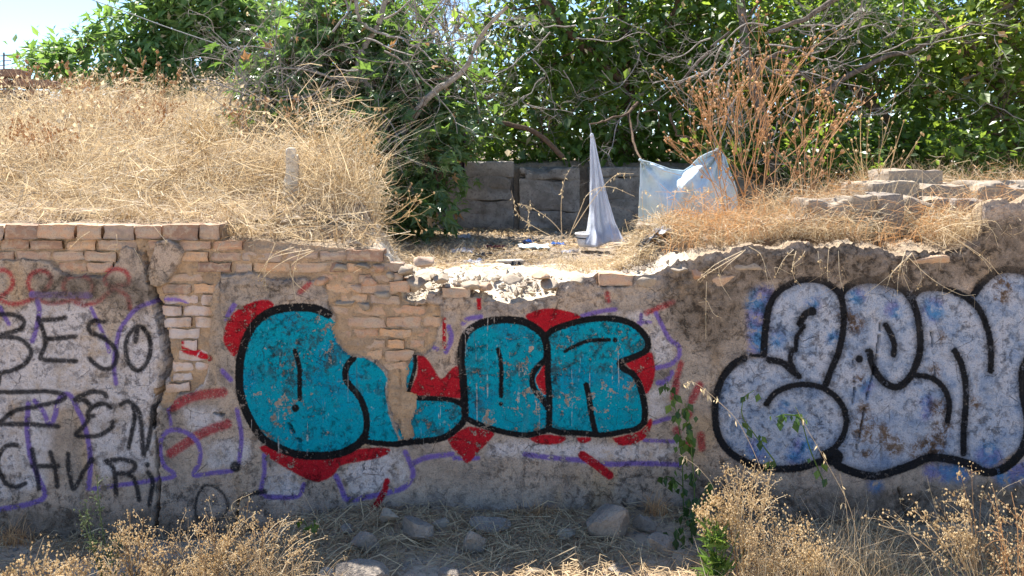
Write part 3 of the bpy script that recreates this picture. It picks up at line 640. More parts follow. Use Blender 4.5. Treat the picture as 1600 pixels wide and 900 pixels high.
def rock(c, size, seed, rot=0.0, planes=9, sub=3):
    bm = bmesh.new(); bmesh.ops.create_icosphere(bm, subdivisions=sub, radius=1.0)
    V = np.array([v.co[:] for v in bm.verts]); Fr = np.array([[v.index for v in f.verts] for f in bm.faces]); bm.free()
    rg = np.random.default_rng(seed)
    for nrm, h in zip(rvec(planes, rg), rg.uniform(0.42, 0.8, planes)):
        d = V @ nrm - h; V = V - np.maximum(d, 0)[:, None]*nrm[None]*0.95
    V = V*(1 + 0.10*fbm3(V*2.2 + seed, 3, seed)[:, None])
    V = V/np.abs(V).max(0)*np.array(size)/2
    ca, sa = math.cos(rot), math.sin(rot); V = np.stack([V[:, 0]*ca - V[:, 1]*sa, V[:, 0]*sa + V[:, 1]*ca, V[:, 2]], -1)
    return V + np.asarray(c), Fr
# stones bedded in the broken core of the wall (parts of it)
for k, (px, py, w, h, d) in enumerate([(575,443,27,20,.06),(609,432,18,13,.05),(598,462,30,17,.07),(556,452,24,18,.05),(528,420,34,16,.05),(565,415,30,14,.05),(590,420,24,15,.05),(540,476,36,15,.05),(568,480,26,15,.05),(497,440,30,14,.04),(630,424,26,22,.10),(648,446,34,26,.10),(660,410,36,22,.12),(690,436,30,16,.12),(735,448,38,18,.12),(760,452,30,18,.10),(800,440,32,20,.14),(862,446,34,22,.12),(846,434,30,18,.14),(905,440,26,16,.1),(1012,437,44,18,.03),(1088,424,34,20,.03),(1165,412,44,24,.03),(1300,404,50,20,.03),(1130,432,36,26,.02),(1240,394,60,14,.05),(1330,398,66,14,.05),(1455,402,56,16,.05),(1062,418,40,14,.05),(1220,414,50,14,.02)]):
    q_ = (.75 + .8*random.random()) if px > 1000 else 1; c = W(px, py + (5 if px > 1000 else 0), 0.0); V, Fr = rock((c[0], 0.016+d*0.35, c[2]), (M(w)*q_, d*1.5+0.03, M(h)*(.6+.4*q_)), 300+k, 0, 16 if px > 1000 else 9)
    part('stone', V, Fr, M_STONE2 if k % 3 else M_BRICK, wall, center=True, smooth=True, attrs=paint_attrs(np.full(len(V), px), np.full(len(V), py)) if not k % 3 else None)


# ------------------------------------------------------------------ rough blocks, back wall, parapet
def rough_box(c, size, seed, n=(6, 4, 4), amp=0.012, rot=0.0, chip=0.0):
    """a worn block: a subdivided box with rounded arrises and chipped faces"""
    bm = bmesh.new(); bmesh.ops.create_cube(bm, size=1.0)
    bmesh.ops.subdivide_edges(bm, edges=bm.edges[:], cuts=max(n)-1, use_grid_fill=True)
    V = np.array([v.co[:] for v in bm.verts]); Fr = np.array([[v.index for v in f.verts] for f in bm.faces]); bm.free()
    sz = np.array(size); P = V*sz
    e = 0.5*sz - np.abs(P); se = np.sort(e, axis=1)
    rr = 0.02
    P = P - np.sign(P)*(np.clip(1 - (e + se[:, 1:2])/(2*rr), 0, 1)**2)*0.006*(se[:, 1:2] < rr)
    off = np.random.default_rng(seed).uniform(0, 50, 3)
    nz_ = np.stack([fbm3(P*7 + off + k*11, 3, seed + k) for k in range(3)], -1)
    P = P + nz_*amp + (np.sign(P)*-1)*chip*(np.clip(fbm3(P*5 + off, 2, seed)[:, None] - 0.15, 0, 1))
    ca, sa = math.cos(rot), math.sin(rot); P = np.stack([P[:, 0]*ca - P[:, 1]*sa, P[:, 0]*sa + P[:, 1]*ca, P[:, 2]], -1)
    return P + np.asarray(c), Fr
def zt(x, y): return float(terrain(x, y))
bw = empty('block_wall', (0.6, BWY, 1.25), 'low shaded wall of weathered grey concrete blocks behind the hanging cloths', 'wall'); bw['kind'] = 'thing'
kk = 0
for x0, x1 in ((560, 694), (698, 803), (811, 906), (920, 1000), (1006, 1100), (1106, 1200)):
    yy = [358, 312, 276, 262 if x0 != 698 else 253] if x0 != 811 else [358, 330, 280, 262]
    for a, b in zip(yy[:-1], yy[1:]):
        off = random.uniform(-0.008, 0.008)
        c0, c1 = W(x0, a, BWY), W(x1, b, BWY)
        V, Fr = rough_box(((c0[0]+c1[0])/2, BWY+0.09+off, (c0[2]+c1[2])/2), (c1[0]-c0[0], 0.25, c1[2]-c0[2]+0.012), 700+kk, (10, 4, 4), 0.012, chip=0.08); kk += 1
        part('block', V, Fr, M_BLOCK, bw, center=True, smooth=False)
for k, (px0, px1, py0, py1, Y, dep, m, lab) in enumerate([
        (1262, 1330, 312, 346, 0.42, 0.30, M_STONE2, 'worn tan stone block left in the lower row on the right wall top'),
        (1333, 1376, 306, 346, 0.46, 0.30, M_STONE2, 'narrow brown stone block second in the lower row on the right wall top'),
        (1379, 1414, 303, 344, 0.40, 0.30, M_STONE, 'squarish grey stone block with a clean face in the lower row'),
        (1417, 1490, 309, 352, 0.50, 0.30, M_STONE2, 'long brown stone block right of the squarish grey block'),
        (1493, 1540, 312, 360, 0.44, 0.30, M_STONE, 'dark stone block touching the raised right end of the wall'),
        (1360, 1436, 284, 300, 0.85, 0.50, M_STONE2, 'thin coping slab lying left in the upper row'),
        (1439, 1520, 288, 302, 0.80, 0.45, M_STONE2, 'thin coping slab in the middle of the upper row'),
        (1523, 1640, 284, 303, 0.78, 0.45, M_STONE2, 'thin coping slab at the right end of the upper row'),
        (1392, 1478, 266, 281, 1.05, 0.40, M_STONE2, 'highest slab lying on the coping slabs'),
        (1180, 1258, 338, 362, 0.36, 0.26, M_STONE2, 'low rounded stone block at the left end of the stone row'),
        (1000, 1062, 352, 372, 0.55, 0.24, M_STONE2, 'low earth covered block on the slope below the pale blue cloth'),
        (92, 152, 326, 350, 0.34, 0.18, M_STONE2, 'flat loose stone in the grass above the red scribbled tag')]):
    c0, c1 = W(px0, py1, Y), W(px1, py0, Y)
    V, Fr = rough_box(((c0[0]+c1[0])/2, Y+dep/2, (c0[2]+c1[2])/2 - 0.03), (c1[0]-c0[0], dep, c1[2]-c0[2]+0.06), 800+k, (12, 5, 5), 0.024, 0.06*math.sin(k*3), 0.16)
    single('stone_block', V, Fr, m, lab, 'stone block')

# ruined rubble wall at the far left, courses of flat stones
rw = empty('rubble_wall', tuple(W(-20, 250, 5.0)), 'tumbledown brown rubble wall half hidden by straw at the far left', 'wall'); rw['kind'] = 'thing'
rr_ = np.random.default_rng(5); M_REDBRICK = mat_simple('reddish_rubble', (.36, .20, .13), (.27, .175, .125), 9, (.14, .09, .065), .8, bd=.02)
for r_ in range(9):
    x = -260.0; yb = 250 - r_*16
    lim = 105 - max(0, r_-4)*26 + rr_.uniform(-10, 10)
    while x < lim:
        w = rr_.uniform(28, 60); c = W(x+w/2, yb-8, 5.0 + 0.02*r_)
        V, Fr = rough_box((c[0], c[1]+0.12, c[2]), (M(w-3, 5), 0.3, M(14, 5)), int(rr_.integers(1e6)), (5, 3, 3), 0.02, rr_.uniform(-.1, .1), 0.05)
        part('stone', V, Fr, M_REDBRICK, rw, center=True); x += w

# ------------------------------------------------------------------ plants: blades, leaves, stems
def blades(base, h, w, lean, curl, rng, segs=3):
    """curved tapering blades; base (n,3), h (n,), lean (n,2) horizontal lean per height, curl droop"""
    n = len(base); t = np.linspace(0, 1, segs+1)
    P = np.zeros((n, segs+1, 3))
    L = np.concatenate([lean, np.zeros((n, 1))], 1)
    P[:] = base[:, None] + h[:, None, None]*(t[None, :, None]*np.array([0, 0, 1.0]) + (t[None, :, None]**1.7)*L[:, None] )
    P[..., 2] -= (h*curl)[:, None]*t[None]**2.6
    ang = rng.uniform(0, np.pi, n); side = np.stack([np.cos(ang), np.sin(ang)*0.6, np.zeros(n)], -1)
    ww = (w[:, None]*np.maximum(0.12, (1-t[None]**1.4)))[..., None]*side[:, None]*0.5
    V = np.concatenate([P - ww, P + ww], 1).reshape(-1, 3)
    k = 2*(segs+1); b = (np.arange(n)*k)[:, None, None]
    q = np.array([[i, segs+1+i, segs+2+i, i+1] for i in range(segs)])[None]
    return V, (b+q).reshape(-1, 4), k
def grass(acc, base, h, w, rng, leanamp=0.35, curl=0.25, tint=(0, 1), wind=(0.1, -0.05), segs=3):
    n = len(base)
    lean = rng.normal(size=(n, 2))*leanamp + np.array(wind)
    V, Fr, k = blades(base, h, w, lean, rng.uniform(0, curl, n), rng, segs)
    acc.add(V, Fr, np.repeat(rng.uniform(tint[0], tint[1], n), k))
LEAF_OVAL = (np.array([(0,0,0),(.30,.42,.05),(0,1,-.06),(-.30,.42,.05),(0,.45,-.03)]), np.array([(0,1,4),(1,2,4),(2,3,4),(3,0,4)]))
LEAF_LONG = (np.array([(0,0,0),(.14,.4,.03),(0,1,-.1),(-.14,.4,.03)]), np.array([(0,1,2),(0,2,3)]))
def _fig():
    V = [(0, 0.12, 0)]; Fr = []
    for a, l, w in ((-112, .50, 16), (-52, .82, 15), (0, 1.0, 14), (52, .82, 15), (112, .50, 16)):
        for da, ll, z in ((-w, l*.55, .03), (0, l, -.08), (w, l*.55, .03)):
            r_ = R(a+da); V.append((math.sin(r_)*ll*.75, .12 + math.cos(r_)*ll*.88, z))
        n = len(V); Fr += [(0, n-3, n-2), (0, n-2, n-1)]
    for i in range(4): Fr.append((0, 3+3*i, 4+3*i))
    return np.array(V), np.array(Fr)
LEAF_FIG = _fig()
def put_leaves(acc, tpl, pos, tip, nrm, size, tint):
    """leaves at pos with the tip along `tip` and the blade facing `nrm`"""
    tip = tip/np.linalg.norm(tip, axis=1, keepdims=True)
    x = np.cross(tip, nrm); x /= np.linalg.norm(x, axis=1, keepdims=True) + 1e-9
    z = np.cross(x, tip)
    tv, tf = tpl; n, k = len(pos), len(tv)
    V = pos[:, None] + size[:, None, None]*(tv[None, :, :1]*x[:, None] + tv[None, :, 1:2]*tip[:, None] + tv[None, :, 2:]*z[:, None])
    Fr = (np.arange(n)*k)[:, None, None] + tf[None]
    acc.add(V.reshape(-1, 3), Fr.reshape(-1, 3), np.repeat(tint, k))
def leaf_cloud(acc, blobs, n, tpl, size, rng, clump=10, spread=0.16, droop=0.6, gaps=0.35):
    """leaves in sprigs spread through ellipsoids given as (px, py, Y, rx_px, ry_px, rdepth_m)"""
    B = [(W(b[0], b[1], b[2]), np.array([M(b[3], b[2]), b[5], M(b[4], b[2])])) for b in blobs]
    vol = np.array([r[0]*r[2]*max(r[1], .3)**0.5 for _, r in B]); vol /= vol.sum()
    for (c, r), f in zip(B, vol):
        m = max(1, int(n*f/clump))
        u = rvec(m, rng)*(rng.uniform(0, 1, (m, 1))**0.45)
        sc = c + u*r
        sc = sc[fbm3(sc*1.9, 2, 3) > -gaps]
        m = len(sc)
        if not m: continue
        out = (sc - c)/r; out = out + np.array([0, -0.15, 0.35]); out /= np.linalg.norm(out, axis=1, keepdims=True) + 1e-6
        lp = np.repeat(sc, clump, 0) + rng.normal(size=(m*clump, 3))*spread*np.array([1, 1, 0.75])
        o = np.repeat(out, clump, 0)
        tip = o*0.8 + rng.normal(size=o.shape)*0.7 + np.array([0, 0, -droop])
        nrm = o*0.5 + np.array([0, -0.1, 0.8]) + rng.normal(size=o.shape)*0.45
        ct = np.repeat(rng.uniform(0, 1, m), clump)
        put_leaves(acc, tpl, lp, tip, nrm, size*rng.uniform(0.45, 1.3, len(lp))*np.repeat(rng.uniform(.75, 1.15, m), clump), np.clip(0.6*ct + 0.4*rng.uniform(0, 1, len(lp)) + 0.12*o[:, 2], 0, 1))
def limb(acc, pts, r0, r1, rng, wig=0.02, sides=6, n=6):
    P = crom(np.array(pts), n); t = np.linspace(0, 1, len(P))
    P = P + wig*np.stack([fbm(t*9 + rng.uniform(0, 99), t*0, 3, k) for k in range(3)], -1)*np.sin(np.pi*np.clip(t*1.2, 0, 1))[:, None]**0.5
    acc.add(*tube(P, r0 + (r1-r0)*t, sides)); return P
def pl(pts, Y, frame=(0, 0, 1), dY=0.0):
    n = max(1, len(pts)-1); return [W(x/frame[2]+frame[0], y/frame[2]+frame[1], Y + dY*i/n) for i, (x, y) in enumerate(pts)]
def twig(acc, p, d, length, r, rng, depth=0, curl=0.55, grav=0.0, kids=(2, 4), sides=4):
    """a gnarled bare branch with side twigs"""
    n = 7 if depth == 0 else 5; P = [np.array(p, float)]; d = np.array(d, float); d /= np.linalg.norm(d)
    turn = rng.normal(size=3)*curl*0.5
    for i in range(n):
        d = d + turn*0.35 + rng.normal(size=3)*curl*0.35 + np.array([0, 0, grav]); d /= np.linalg.norm(d)
        if rng.random() < 0.3: turn = rng.normal(size=3)*curl
        P.append(P[-1] + d*length/n)
    P = np.array(P); acc.add(*tube(crom(P, 2), np.linspace(r, r*0.35, len(P)*2-1), sides), tint=rng.uniform(0, 1))
    if depth < 3 and length > 0.07:
        for _ in range(int(rng.integers(*kids))+1):
            i = int(rng.integers(1, n)); dd = (P[i]-P[i-1]); dd /= np.linalg.norm(dd)
            twig(acc, P[i], dd + rng.normal(size=3)*0.75, length*rng.uniform(.35, .65), r*rng.uniform(.4, .6), rng, depth+1, curl, grav, kids, 3)

# ---- trees
def tree(name, label, base, limbs, blobs, n, tpl, size, mat, bark, seed, cat='tree', droop=.6, spread=.16, clump=10, gaps=.35, group=None, reach=True, twigs=None):
    rg = np.random.default_rng(seed); e = empty(name, base, label, cat, group)
    for k, (pts, r0, r1) in enumerate(limbs):
        a = Acc(); limb(a, pts, r0, r1, rg, 0.03, 8 if r0 > .04 else 6); a.part('limb' if k else 'trunk', bark, e, True)
    nodes = np.concatenate([crom(np.array(p), 4) for p, *_ in limbs])
    b = Acc(); bk = Acc()
    for bl_ in blobs if reach else []:
        c = W(*bl_[:3]); q = nodes[np.argmin(np.linalg.norm(nodes - c, axis=1) + 0.6*np.maximum(nodes[:, 2]-c[2], 0))]
        mid = (q+c)/2 + rg.normal(size=3)*0.12 + np.array([0, 0, .08])
        limb(bk, [q, mid, c], 0.014, 0.005, rg, 0.05, 5)
        for _ in range(3): twig(bk, (c+mid)/2 + rg.normal(size=3)*.08, rg.normal(size=3) + np.array([0, -.4, .3]), rg.uniform(.25, .55), 0.008, rg, 1)
    if twigs:
        for (px, py, Y, dx, dz, ln, r_, cu) in twigs: twig(b, W(px, py, Y), (dx, rg.uniform(-.35, .1), dz), ln, r_, rg, 0, cu)
    if bk.n: bk.part('branches', M_BROWNBARK, e, True)['kind'] = 'stuff'
    if b.n: b.part('bare_twigs', M_DEAD, e, True)['kind'] = 'stuff'
    l = Acc(); leaf_cloud(l, blobs, n, tpl, size, rg, clump, spread, droop, gaps); cr_ = l.part('crown', mat, e); cr_['kind'] = 'stuff'
    d_ = Acc(); leaf_cloud(d_, blobs, n*.035, tpl, size*.8, rg, 3, .2, 1.0, .5); d_.part('dead_leaves', M_SEED if seed % 2 else M_RUST, cr_)['kind'] = 'stuff'
    return e
TZ_ = lambda px, Y: np.array([XW(px, Y), Y, zt(XW(px, Y), Y)])
L0, L3, L8, L12 = (0, 0, 3), (400, 0, 3), (800, 0, 3), (1200, 0, 3)
# feathery tree far left
b0 = TZ_(250, 13.5)
tree('feathery_tree', 'tall feathery leaved tree against the sky above the straw mound', b0, [([b0, W(255, 120, 13.5), W(262, 20, 13.3), W(270, -90, 13.2)], .14, .05), ([W(258, 90, 13.4), W(200, 60, 13.2), W(140, 70, 13)], .06, .02), ([W(262, 60, 13.4), W(330, 10, 13.2), W(370, -20, 13)], .06, .02)],
     [(240,60,13.3,95,55,.9),(310,30,13,90,60,.9),(190,95,12.8,80,40,.8),(90,95,13,62,26,.6),(60,85,13.2,34,18,.4),(140,62,13.2,40,20,.5),(120,120,12.6,90,26,.7),(270,110,12.6,110,45,.8),(370,60,12.8,80,70,.8),(395,18,13,36,20,.5),(250,5,13.4,55,30,.8),(310,-40,13.3,70,50,.9),(370,130,12.5,70,50,.8),(280,145,12.4,120,30,.6),(200,135,12.3,80,24,.6),(425,35,13.2,40,30,.5)],
     17000, (LEAF_LONG[0]*[1.5, 1, 1], LEAF_LONG[1]), 0.27, M_AIL, M_BARK, 41, droop=.55, spread=.19, clump=12, gaps=.16)
# fig tree in the middle
b1 = TZ_(596, 2.9)
tree('fig_tree', 'big leaved fig tree with bare grey limbs in the middle of the ruin', b1,
     [(pl([(590,900),(590,790),(592,700),(600,560),(520,400),(488,330),(510,220),(570,130),(600,20),(640,-120)], 2.9, L3), .055, .02),
      (pl([(598,700),(640,665),(690,622),(760,530),(800,460),(870,410),(950,350),(1000,280),(1050,180),(1100,110),(1180,30)], 2.8, L3, -.5), .042, .014),
      (pl([(495,378),(420,365),(340,360),(200,325),(100,320)], 2.8, L3, -.5), .020, .006), (pl([(605,520),(630,470),(640,430)], 2.85, L3), .016, .006),
      (pl([(0,470),(150,470),(250,455),(340,380)], 2.3, L3), .010, .006), (pl([(560,150),(700,190),(800,260),(850,300)], 2.7, L3, -.3), .014, .004), (pl([(470,0),(490,100),(560,150)], 2.8, L3), .02, .016)],
     [(470,100,3.1,70,60,.5),(530,170,2.9,90,60,.5),(620,150,3.3,100,70,.5),(500,60,3.3,80,45,.5),(570,250,2.9,90,60,.5),(660,260,2.7,50,60,.35),(680,300,2.5,28,40,.25),(620,330,2.6,60,30,.35),(560,320,3.0,70,40,.4),(650,200,3.1,60,50,.4),(440,140,3.2,50,40,.4),(580,70,3.4,70,50,.5),(690,180,3.3,40,60,.4),(520,270,3.2,60,50,.4),(640,355,2.5,30,20,.25),(450,190,3.2,50,40,.4),(520,10,3.5,70,40,.5),(650,110,3.4,50,40,.4),(700,120,3.4,30,40,.4),(610,20,3.6,40,30,.4),(690,240,3.0,40,50,.35)],
     6600, LEAF_FIG, 0.16, M_FIG, M_DEAD, 42, droop=.75, spread=.15, clump=6, gaps=.3,
     twigs=[(520,50,2.5,.6,.5,.9,.012,.6),(570,60,2.5,.8,.1,.9,.010,.7),(600,80,2.5,.7,-.3,.8,.010,.7),(640,60,2.5,.2,.6,.8,.01,.7),(650,110,2.5,.5,-.5,.7,.009,.7),(560,110,2.4,-.6,.2,.8,.008,.6),(600,30,2.6,1,.2,1.0,.01,.6),(660,40,2.6,.4,.4,.8,.008,.7),(600,180,2.4,.3,-.6,.5,.006,.8),(620,220,2.4,-.2,-.7,.5,.006,.8),(545,125,2.5,-.8,.0,.7,.008,.5),(700,90,2.4,.3,-.3,.6,.008,.7)] + [(590+14*k_, 20+(k_*37)%110, 2.6, math.sin(k_*2.3), math.cos(k_*1.7), .7, .007, .8) for k_ in range(13)])
# trees above the block wall
b2 = TZ_(975, 5.0)
tree('mulberry_tree', 'dense green tree rising directly behind the two hanging cloths', b2,
     [([b2, W(985, 190, 4.9), W(982, 130, 4.9), W(975, 40, 5), W(968, -60, 5.2)], .085, .05), (pl([(540,400),(385,250),(330,210),(270,150),(210,70),(150,0),(90,-80)], 4.7, L8), .055, .04), (pl([(560,320),(700,200),(760,60),(800,-60)], 4.9, L8), .05, .03),
      (pl([(590,480),(545,530),(560,620),(580,700),(608,750)], 3.5, L8, -1.1), .018, .008), (pl([(545,530),(440,570),(360,582)], 3.2, L8, -1.3), .012, .006), (pl([(740,530),(770,630),(830,650),(860,700)], 3.4, L8), .014, .006), (pl([(615,530),(680,515),(690,600)], 3.4, L8), .009, .004),
      (pl([(880,665),(960,600),(1040,565),(1130,570),(1200,590),(1280,610),(1350,650),(1440,740)], 3.6, L3), .022, .030), (pl([(1030,600),(1020,660),(985,690)], 3.55, L3), .016, .012), (pl([(870,500),(960,470),(1110,460)], 3.6, L3), .012, .006)],
     [(860,60,5.0,90,60,.6),(950,80,4.8,90,60,.6),(1040,60,4.9,90,60,.6),(800,130,4.9,70,50,.5),(880,160,4.6,80,50,.5),(960,190,4.5,90,45,.5),(1050,150,4.6,80,60,.5),(760,200,4.7,60,40,.4),(840,220,4.4,80,30,.4),(940,225,4.3,80,25,.35),(1040,215,4.3,70,35,.4),(1100,100,4.9,70,70,.6),(760,60,5.2,34,30,.4),(740,130,5.0,40,50,.4),(735,40,5.4,26,40,.3),(820,10,5.3,70,40,.5),(1000,0,5.2,120,40,.6),(1100,10,5.2,90,50,.6),(1000,120,5.2,120,60,.6),(740,240,4.4,40,20,.3),(960,-80,5.3,160,50,.9),(820,-70,5.4,70,40,.7)],
     13500, LEAF_OVAL, 0.135, M_MUL, M_BROWNBARK, 43, droop=.8, spread=.15, clump=8, gaps=.22,
     twigs=[(900,40,4.0,-.6,-.2,.9,.010,.8),(860,50,4.0,-.7,-.3,.9,.009,.9),(830,90,4.0,-.3,-.7,.8,.009,.9),(850,120,3.9,-.6,-.5,.8,.008,.9),(900,60,3.9,.6,-.4,.8,.009,.8),(820,150,3.9,-.3,-.6,.7,.008,.9),(810,90,4.0,-.5,-.5,.7,.008,.9),(870,180,3.8,-.4,-.3,.7,.008,.8),(985,160,3.7,-.4,-.8,.8,.010,.7),(1000,170,3.6,.3,-.8,.7,.009,.8),(880,110,3.8,.4,-.7,.7,.007,.9),(920,30,4,.8,0,.9,.009,.7),(780,120,3.9,-.2,-.8,.7,.007,.8),(1000,80,4,-.4,-.6,.8,.008,.8),(940,110,3.9,.5,-.6,.7,.007,.8)])
b3 = TZ_(1210, 3.6)
tree('gnarled_tree', 'gnarled tree with tangled bare grey twigs behind the rust coloured weed', b3,
     [([b3, W(1200, 220, 3.6), W(1180, 130, 3.7), W(1165, 60, 3.8), W(1150, -60, 4)], .07, .04), (pl([(0,150),(100,115),(200,70),(300,10),(420,-60)], 3.0, L12), .022, .030), (pl([(0,270),(100,240),(280,200)], 3.0, L12, -.2), .02, .008), (pl([(-60,380),(0,270),(120,320),(250,420),(400,520)], 2.9, L12, -.3), .018, .006), (pl([(780,400),(900,260),(960,200),(1020,150)], 3.3, L8), .016, .014)],
     [(1180,60,4.2,90,60,.6),(1240,130,4.0,80,60,.5),(1160,150,4.2,70,50,.5),(1260,40,4.2,90,60,.6),(1200,200,4.0,80,35,.4),(1290,210,3.7,60,40,.4),(1150,-40,4.4,110,50,.7),(1270,-50,4.4,100,50,.7)],
     4400, LEAF_OVAL, 0.125, M_MUL, M_BARK, 44, droop=.7, spread=.15, clump=8, gaps=.2,
     twigs=[(x_, y_, 2.9 + .05*(i_ % 4), dx, dz, ln, r_, .8) for i_, (x_, y_, dx, dz, ln, r_) in enumerate([(1130,70,-.2,-.9,.9,.010),(1150,60,.3,-.8,.9,.010),(1170,80,-.4,-.7,.9,.010),(1190,100,.6,-.5,.9,.010),(1120,100,-.7,-.4,.7,.008),(1140,110,-.3,-.9,.8,.009),(1180,130,-.2,-.9,.8,.009),(1200,70,.9,-.1,.9,.010),(1210,110,.8,-.3,.9,.009),(1230,130,.6,-.7,.8,.009),(1220,160,.3,-.9,.7,.008),(1160,140,-.6,-.6,.8,.008),(1250,50,.9,-.3,.9,.009),(1280,50,.8,-.1,.8,.008),(1200,40,-.8,.2,.8,.009),(1110,60,-.6,-.2,.7,.008),(1240,90,.9,-.2,.8,.008),(1215,190,.1,-.9,.6,.007),(1180,180,.2,-.9,.6,.007)])])
b4 = TZ_(1440, 4.6)
tree('leafy_tree', 'leafy green tree with slanting brown limbs behind the coping slabs', b4,
     [([b4, W(1400, 200, 4.5), W(1330, 130, 4.3), W(1300, 60, 4.4), W(1280, -60, 4.6)], .06, .04), (pl([(250,440),(330,390),(430,320),(560,270),(700,230),(830,160),(1000,90),(1150,20)], 3.6, L12), .035, .016), (pl([(870,390),(1000,340),(1110,320),(1250,330)], 3.4, L12), .016, .010)],
     [(1330,60,4.4,90,60,.6),(1420,80,4.3,100,70,.6),(1360,150,4.1,90,50,.5),(1450,170,3.9,90,50,.5),(1340,210,3.8,60,35,.4),(1420,225,3.6,80,30,.4),(1500,40,4.6,110,60,.7),(1400,0,4.7,120,50,.7),(1380,-70,4.8,150,50,.8),(1310,130,4.3,60,50,.5)],
     6500, LEAF_OVAL, 0.12, M_MUL, M_BARK, 45, droop=.6, spread=.15, clump=8, gaps=.2,
     twigs=[(1250,40,3.2,.9,-.2,.8,.008,.7),(1290,60,3.2,.8,.1,.9,.008,.6),(1330,50,3.2,.8,.3,.8,.007,.6),(1360,90,3.2,.8,.2,.9,.008,.6),(1380,60,3.2,.7,.5,.8,.007,.6),(1300,110,3.2,.6,.3,.7,.006,.6),(1430,70,3.2,.8,.3,.8,.007,.6),(1350,180,3.1,.8,-.1,.7,.006,.7),(1400,160,3.1,-.6,-.4,.6,.006,.7),(1480,190,3,.8,.1,.6,.006,.6),(1540,160,3,.5,-.4,.6,.006,.6)])
b5 = TZ_(1580, 3.6)
tree('bright_tree', 'sunlit yellow green leafy tree filling the top right corner', b5,
     [([b5, W(1575, 190, 3.6), W(1560, 100, 3.6), W(1585, 0, 3.7), W(1600, -80, 3.8)], .05, .03), ([W(1562, 110, 3.6), W(1500, 60, 3.5), W(1450, 10, 3.5)], .025, .012)],
     [(1540,60,3.7,80,60,.5),(1600,110,3.6,80,60,.5),(1520,140,3.5,70,40,.4),(1580,190,3.3,70,40,.4),(1500,210,3.2,60,26,.35),(1660,60,3.6,90,90,.6),(1600,0,3.8,100,50,.6),(1590,235,3.1,60,26,.3),(1480,100,3.7,60,50,.4),(1620,-70,3.9,120,50,.7),(1680,180,3.4,80,60,.5),(1470,240,3.0,50,16,.25)],
     6200, LEAF_OVAL, 0.125, M_VINE, M_BARK, 46, droop=.6, spread=.14, clump=8, gaps=.25)
# trees further back that close the view
for k, (px, Y, lab, bl_, n_) in enumerate([
        (860, 7.5, 'dark tree standing deep behind the block wall', [(800,190,7.2,110,50,.6),(900,130,7.4,140,80,.7),(1000,60,7.6,120,80,.8),(840,230,6.8,130,30,.5),(700,230,6.6,80,40,.5),(960,220,7,130,40,.5)], 6000),
        (1180, 7.0, 'dark tree deep behind the gnarled tree', [(1120,60,7,130,90,.8),(1220,120,6.8,130,80,.7),(1160,200,6.4,140,50,.6),(1260,30,7,120,80,.8),(1100,-60,7.2,160,60,.9)], 6000),
        (1460, 7.0, 'dark tree deep behind the slanting brown limbs', [(1380,80,7,140,90,.8),(1500,120,6.8,140,80,.7),(1420,200,6.2,140,45,.6),(1560,40,7,120,90,.8),(1640,140,6.8,120,90,.8),(1420,-60,7.2,200,60,.9),(1310,180,6.4,90,50,.6)], 7500),
        (560, 6.5, 'dark tree deep behind the fig tree', [(520,180,6.2,120,60,.6),(620,220,6,120,70,.6),(450,200,6.4,80,50,.5),(560,120,6.6,110,60,.6),(680,270,5.6,70,50,.5)], 5000)]):
    bb = TZ_(px, Y); tree('backdrop_tree', lab, bb, [([bb, W(px+8, 150, Y), W(px-4, 40, Y)], .09, .05)], bl_, n_, LEAF_OVAL, 0.17, M_OLIVE, M_BROWNBARK, 60+k, droop=.5, spread=.2, clump=8, gaps=.35, group='dark trees deep in the background')
# pale dried-out tree showing against the sky
bb = TZ_(690, 9.0); rg = np.random.default_rng(77); e = empty('withered_tree', bb, 'pale withered leafless tree against the sky behind the fig tree', 'tree')
a = Acc(); limb(a, [bb, W(690, 150, 9), W(685, 60, 9)], .07, .04, rg); a.part('trunk', M_DEAD, e, True)
a = Acc()
for k in range(40): twig(a, W(rg.uniform(640, 740), rg.uniform(30, 150), 9), (rg.normal()*.6, 0, .9), rg.uniform(.7, 1.4), .016, rg, 0, .4)
a.part('branches', M_DEAD, e, True)['kind'] = 'stuff'
a = Acc(); leaf_cloud(a, [(690,40,9,60,50,.5),(650,20,9,40,40,.4),(735,110,9,30,50,.4)], 1500, LEAF_LONG, .09, rg, 8, .14, .3, .3); a.part('dry_leaves', M_SEED, e)['kind'] = 'stuff'
# bare bleached shrub on the mound
bb = TZ_(405, 2.6); e = empty('bare_shrub', bb, 'bleached bare shrub of curling twigs where the mound meets the fig tree', 'shrub')
a = Acc()
for k in range(30): twig(a, W(rg.uniform(370, 470), rg.uniform(130, 215), 2.6 + rg.uniform(-.3, .2)), (rg.normal()*.6-.1, rg.normal()*.3, rg.uniform(.1, 1)), rg.uniform(.5, .95), .007, rg, 0, .6)
limb(a, [bb - [0, 0, .05], W(410, 200, 2.6), W(420, 150, 2.6)], .02, .01, rg); a.part('twigs', M_DEAD, e, True)['kind'] = 'stuff'

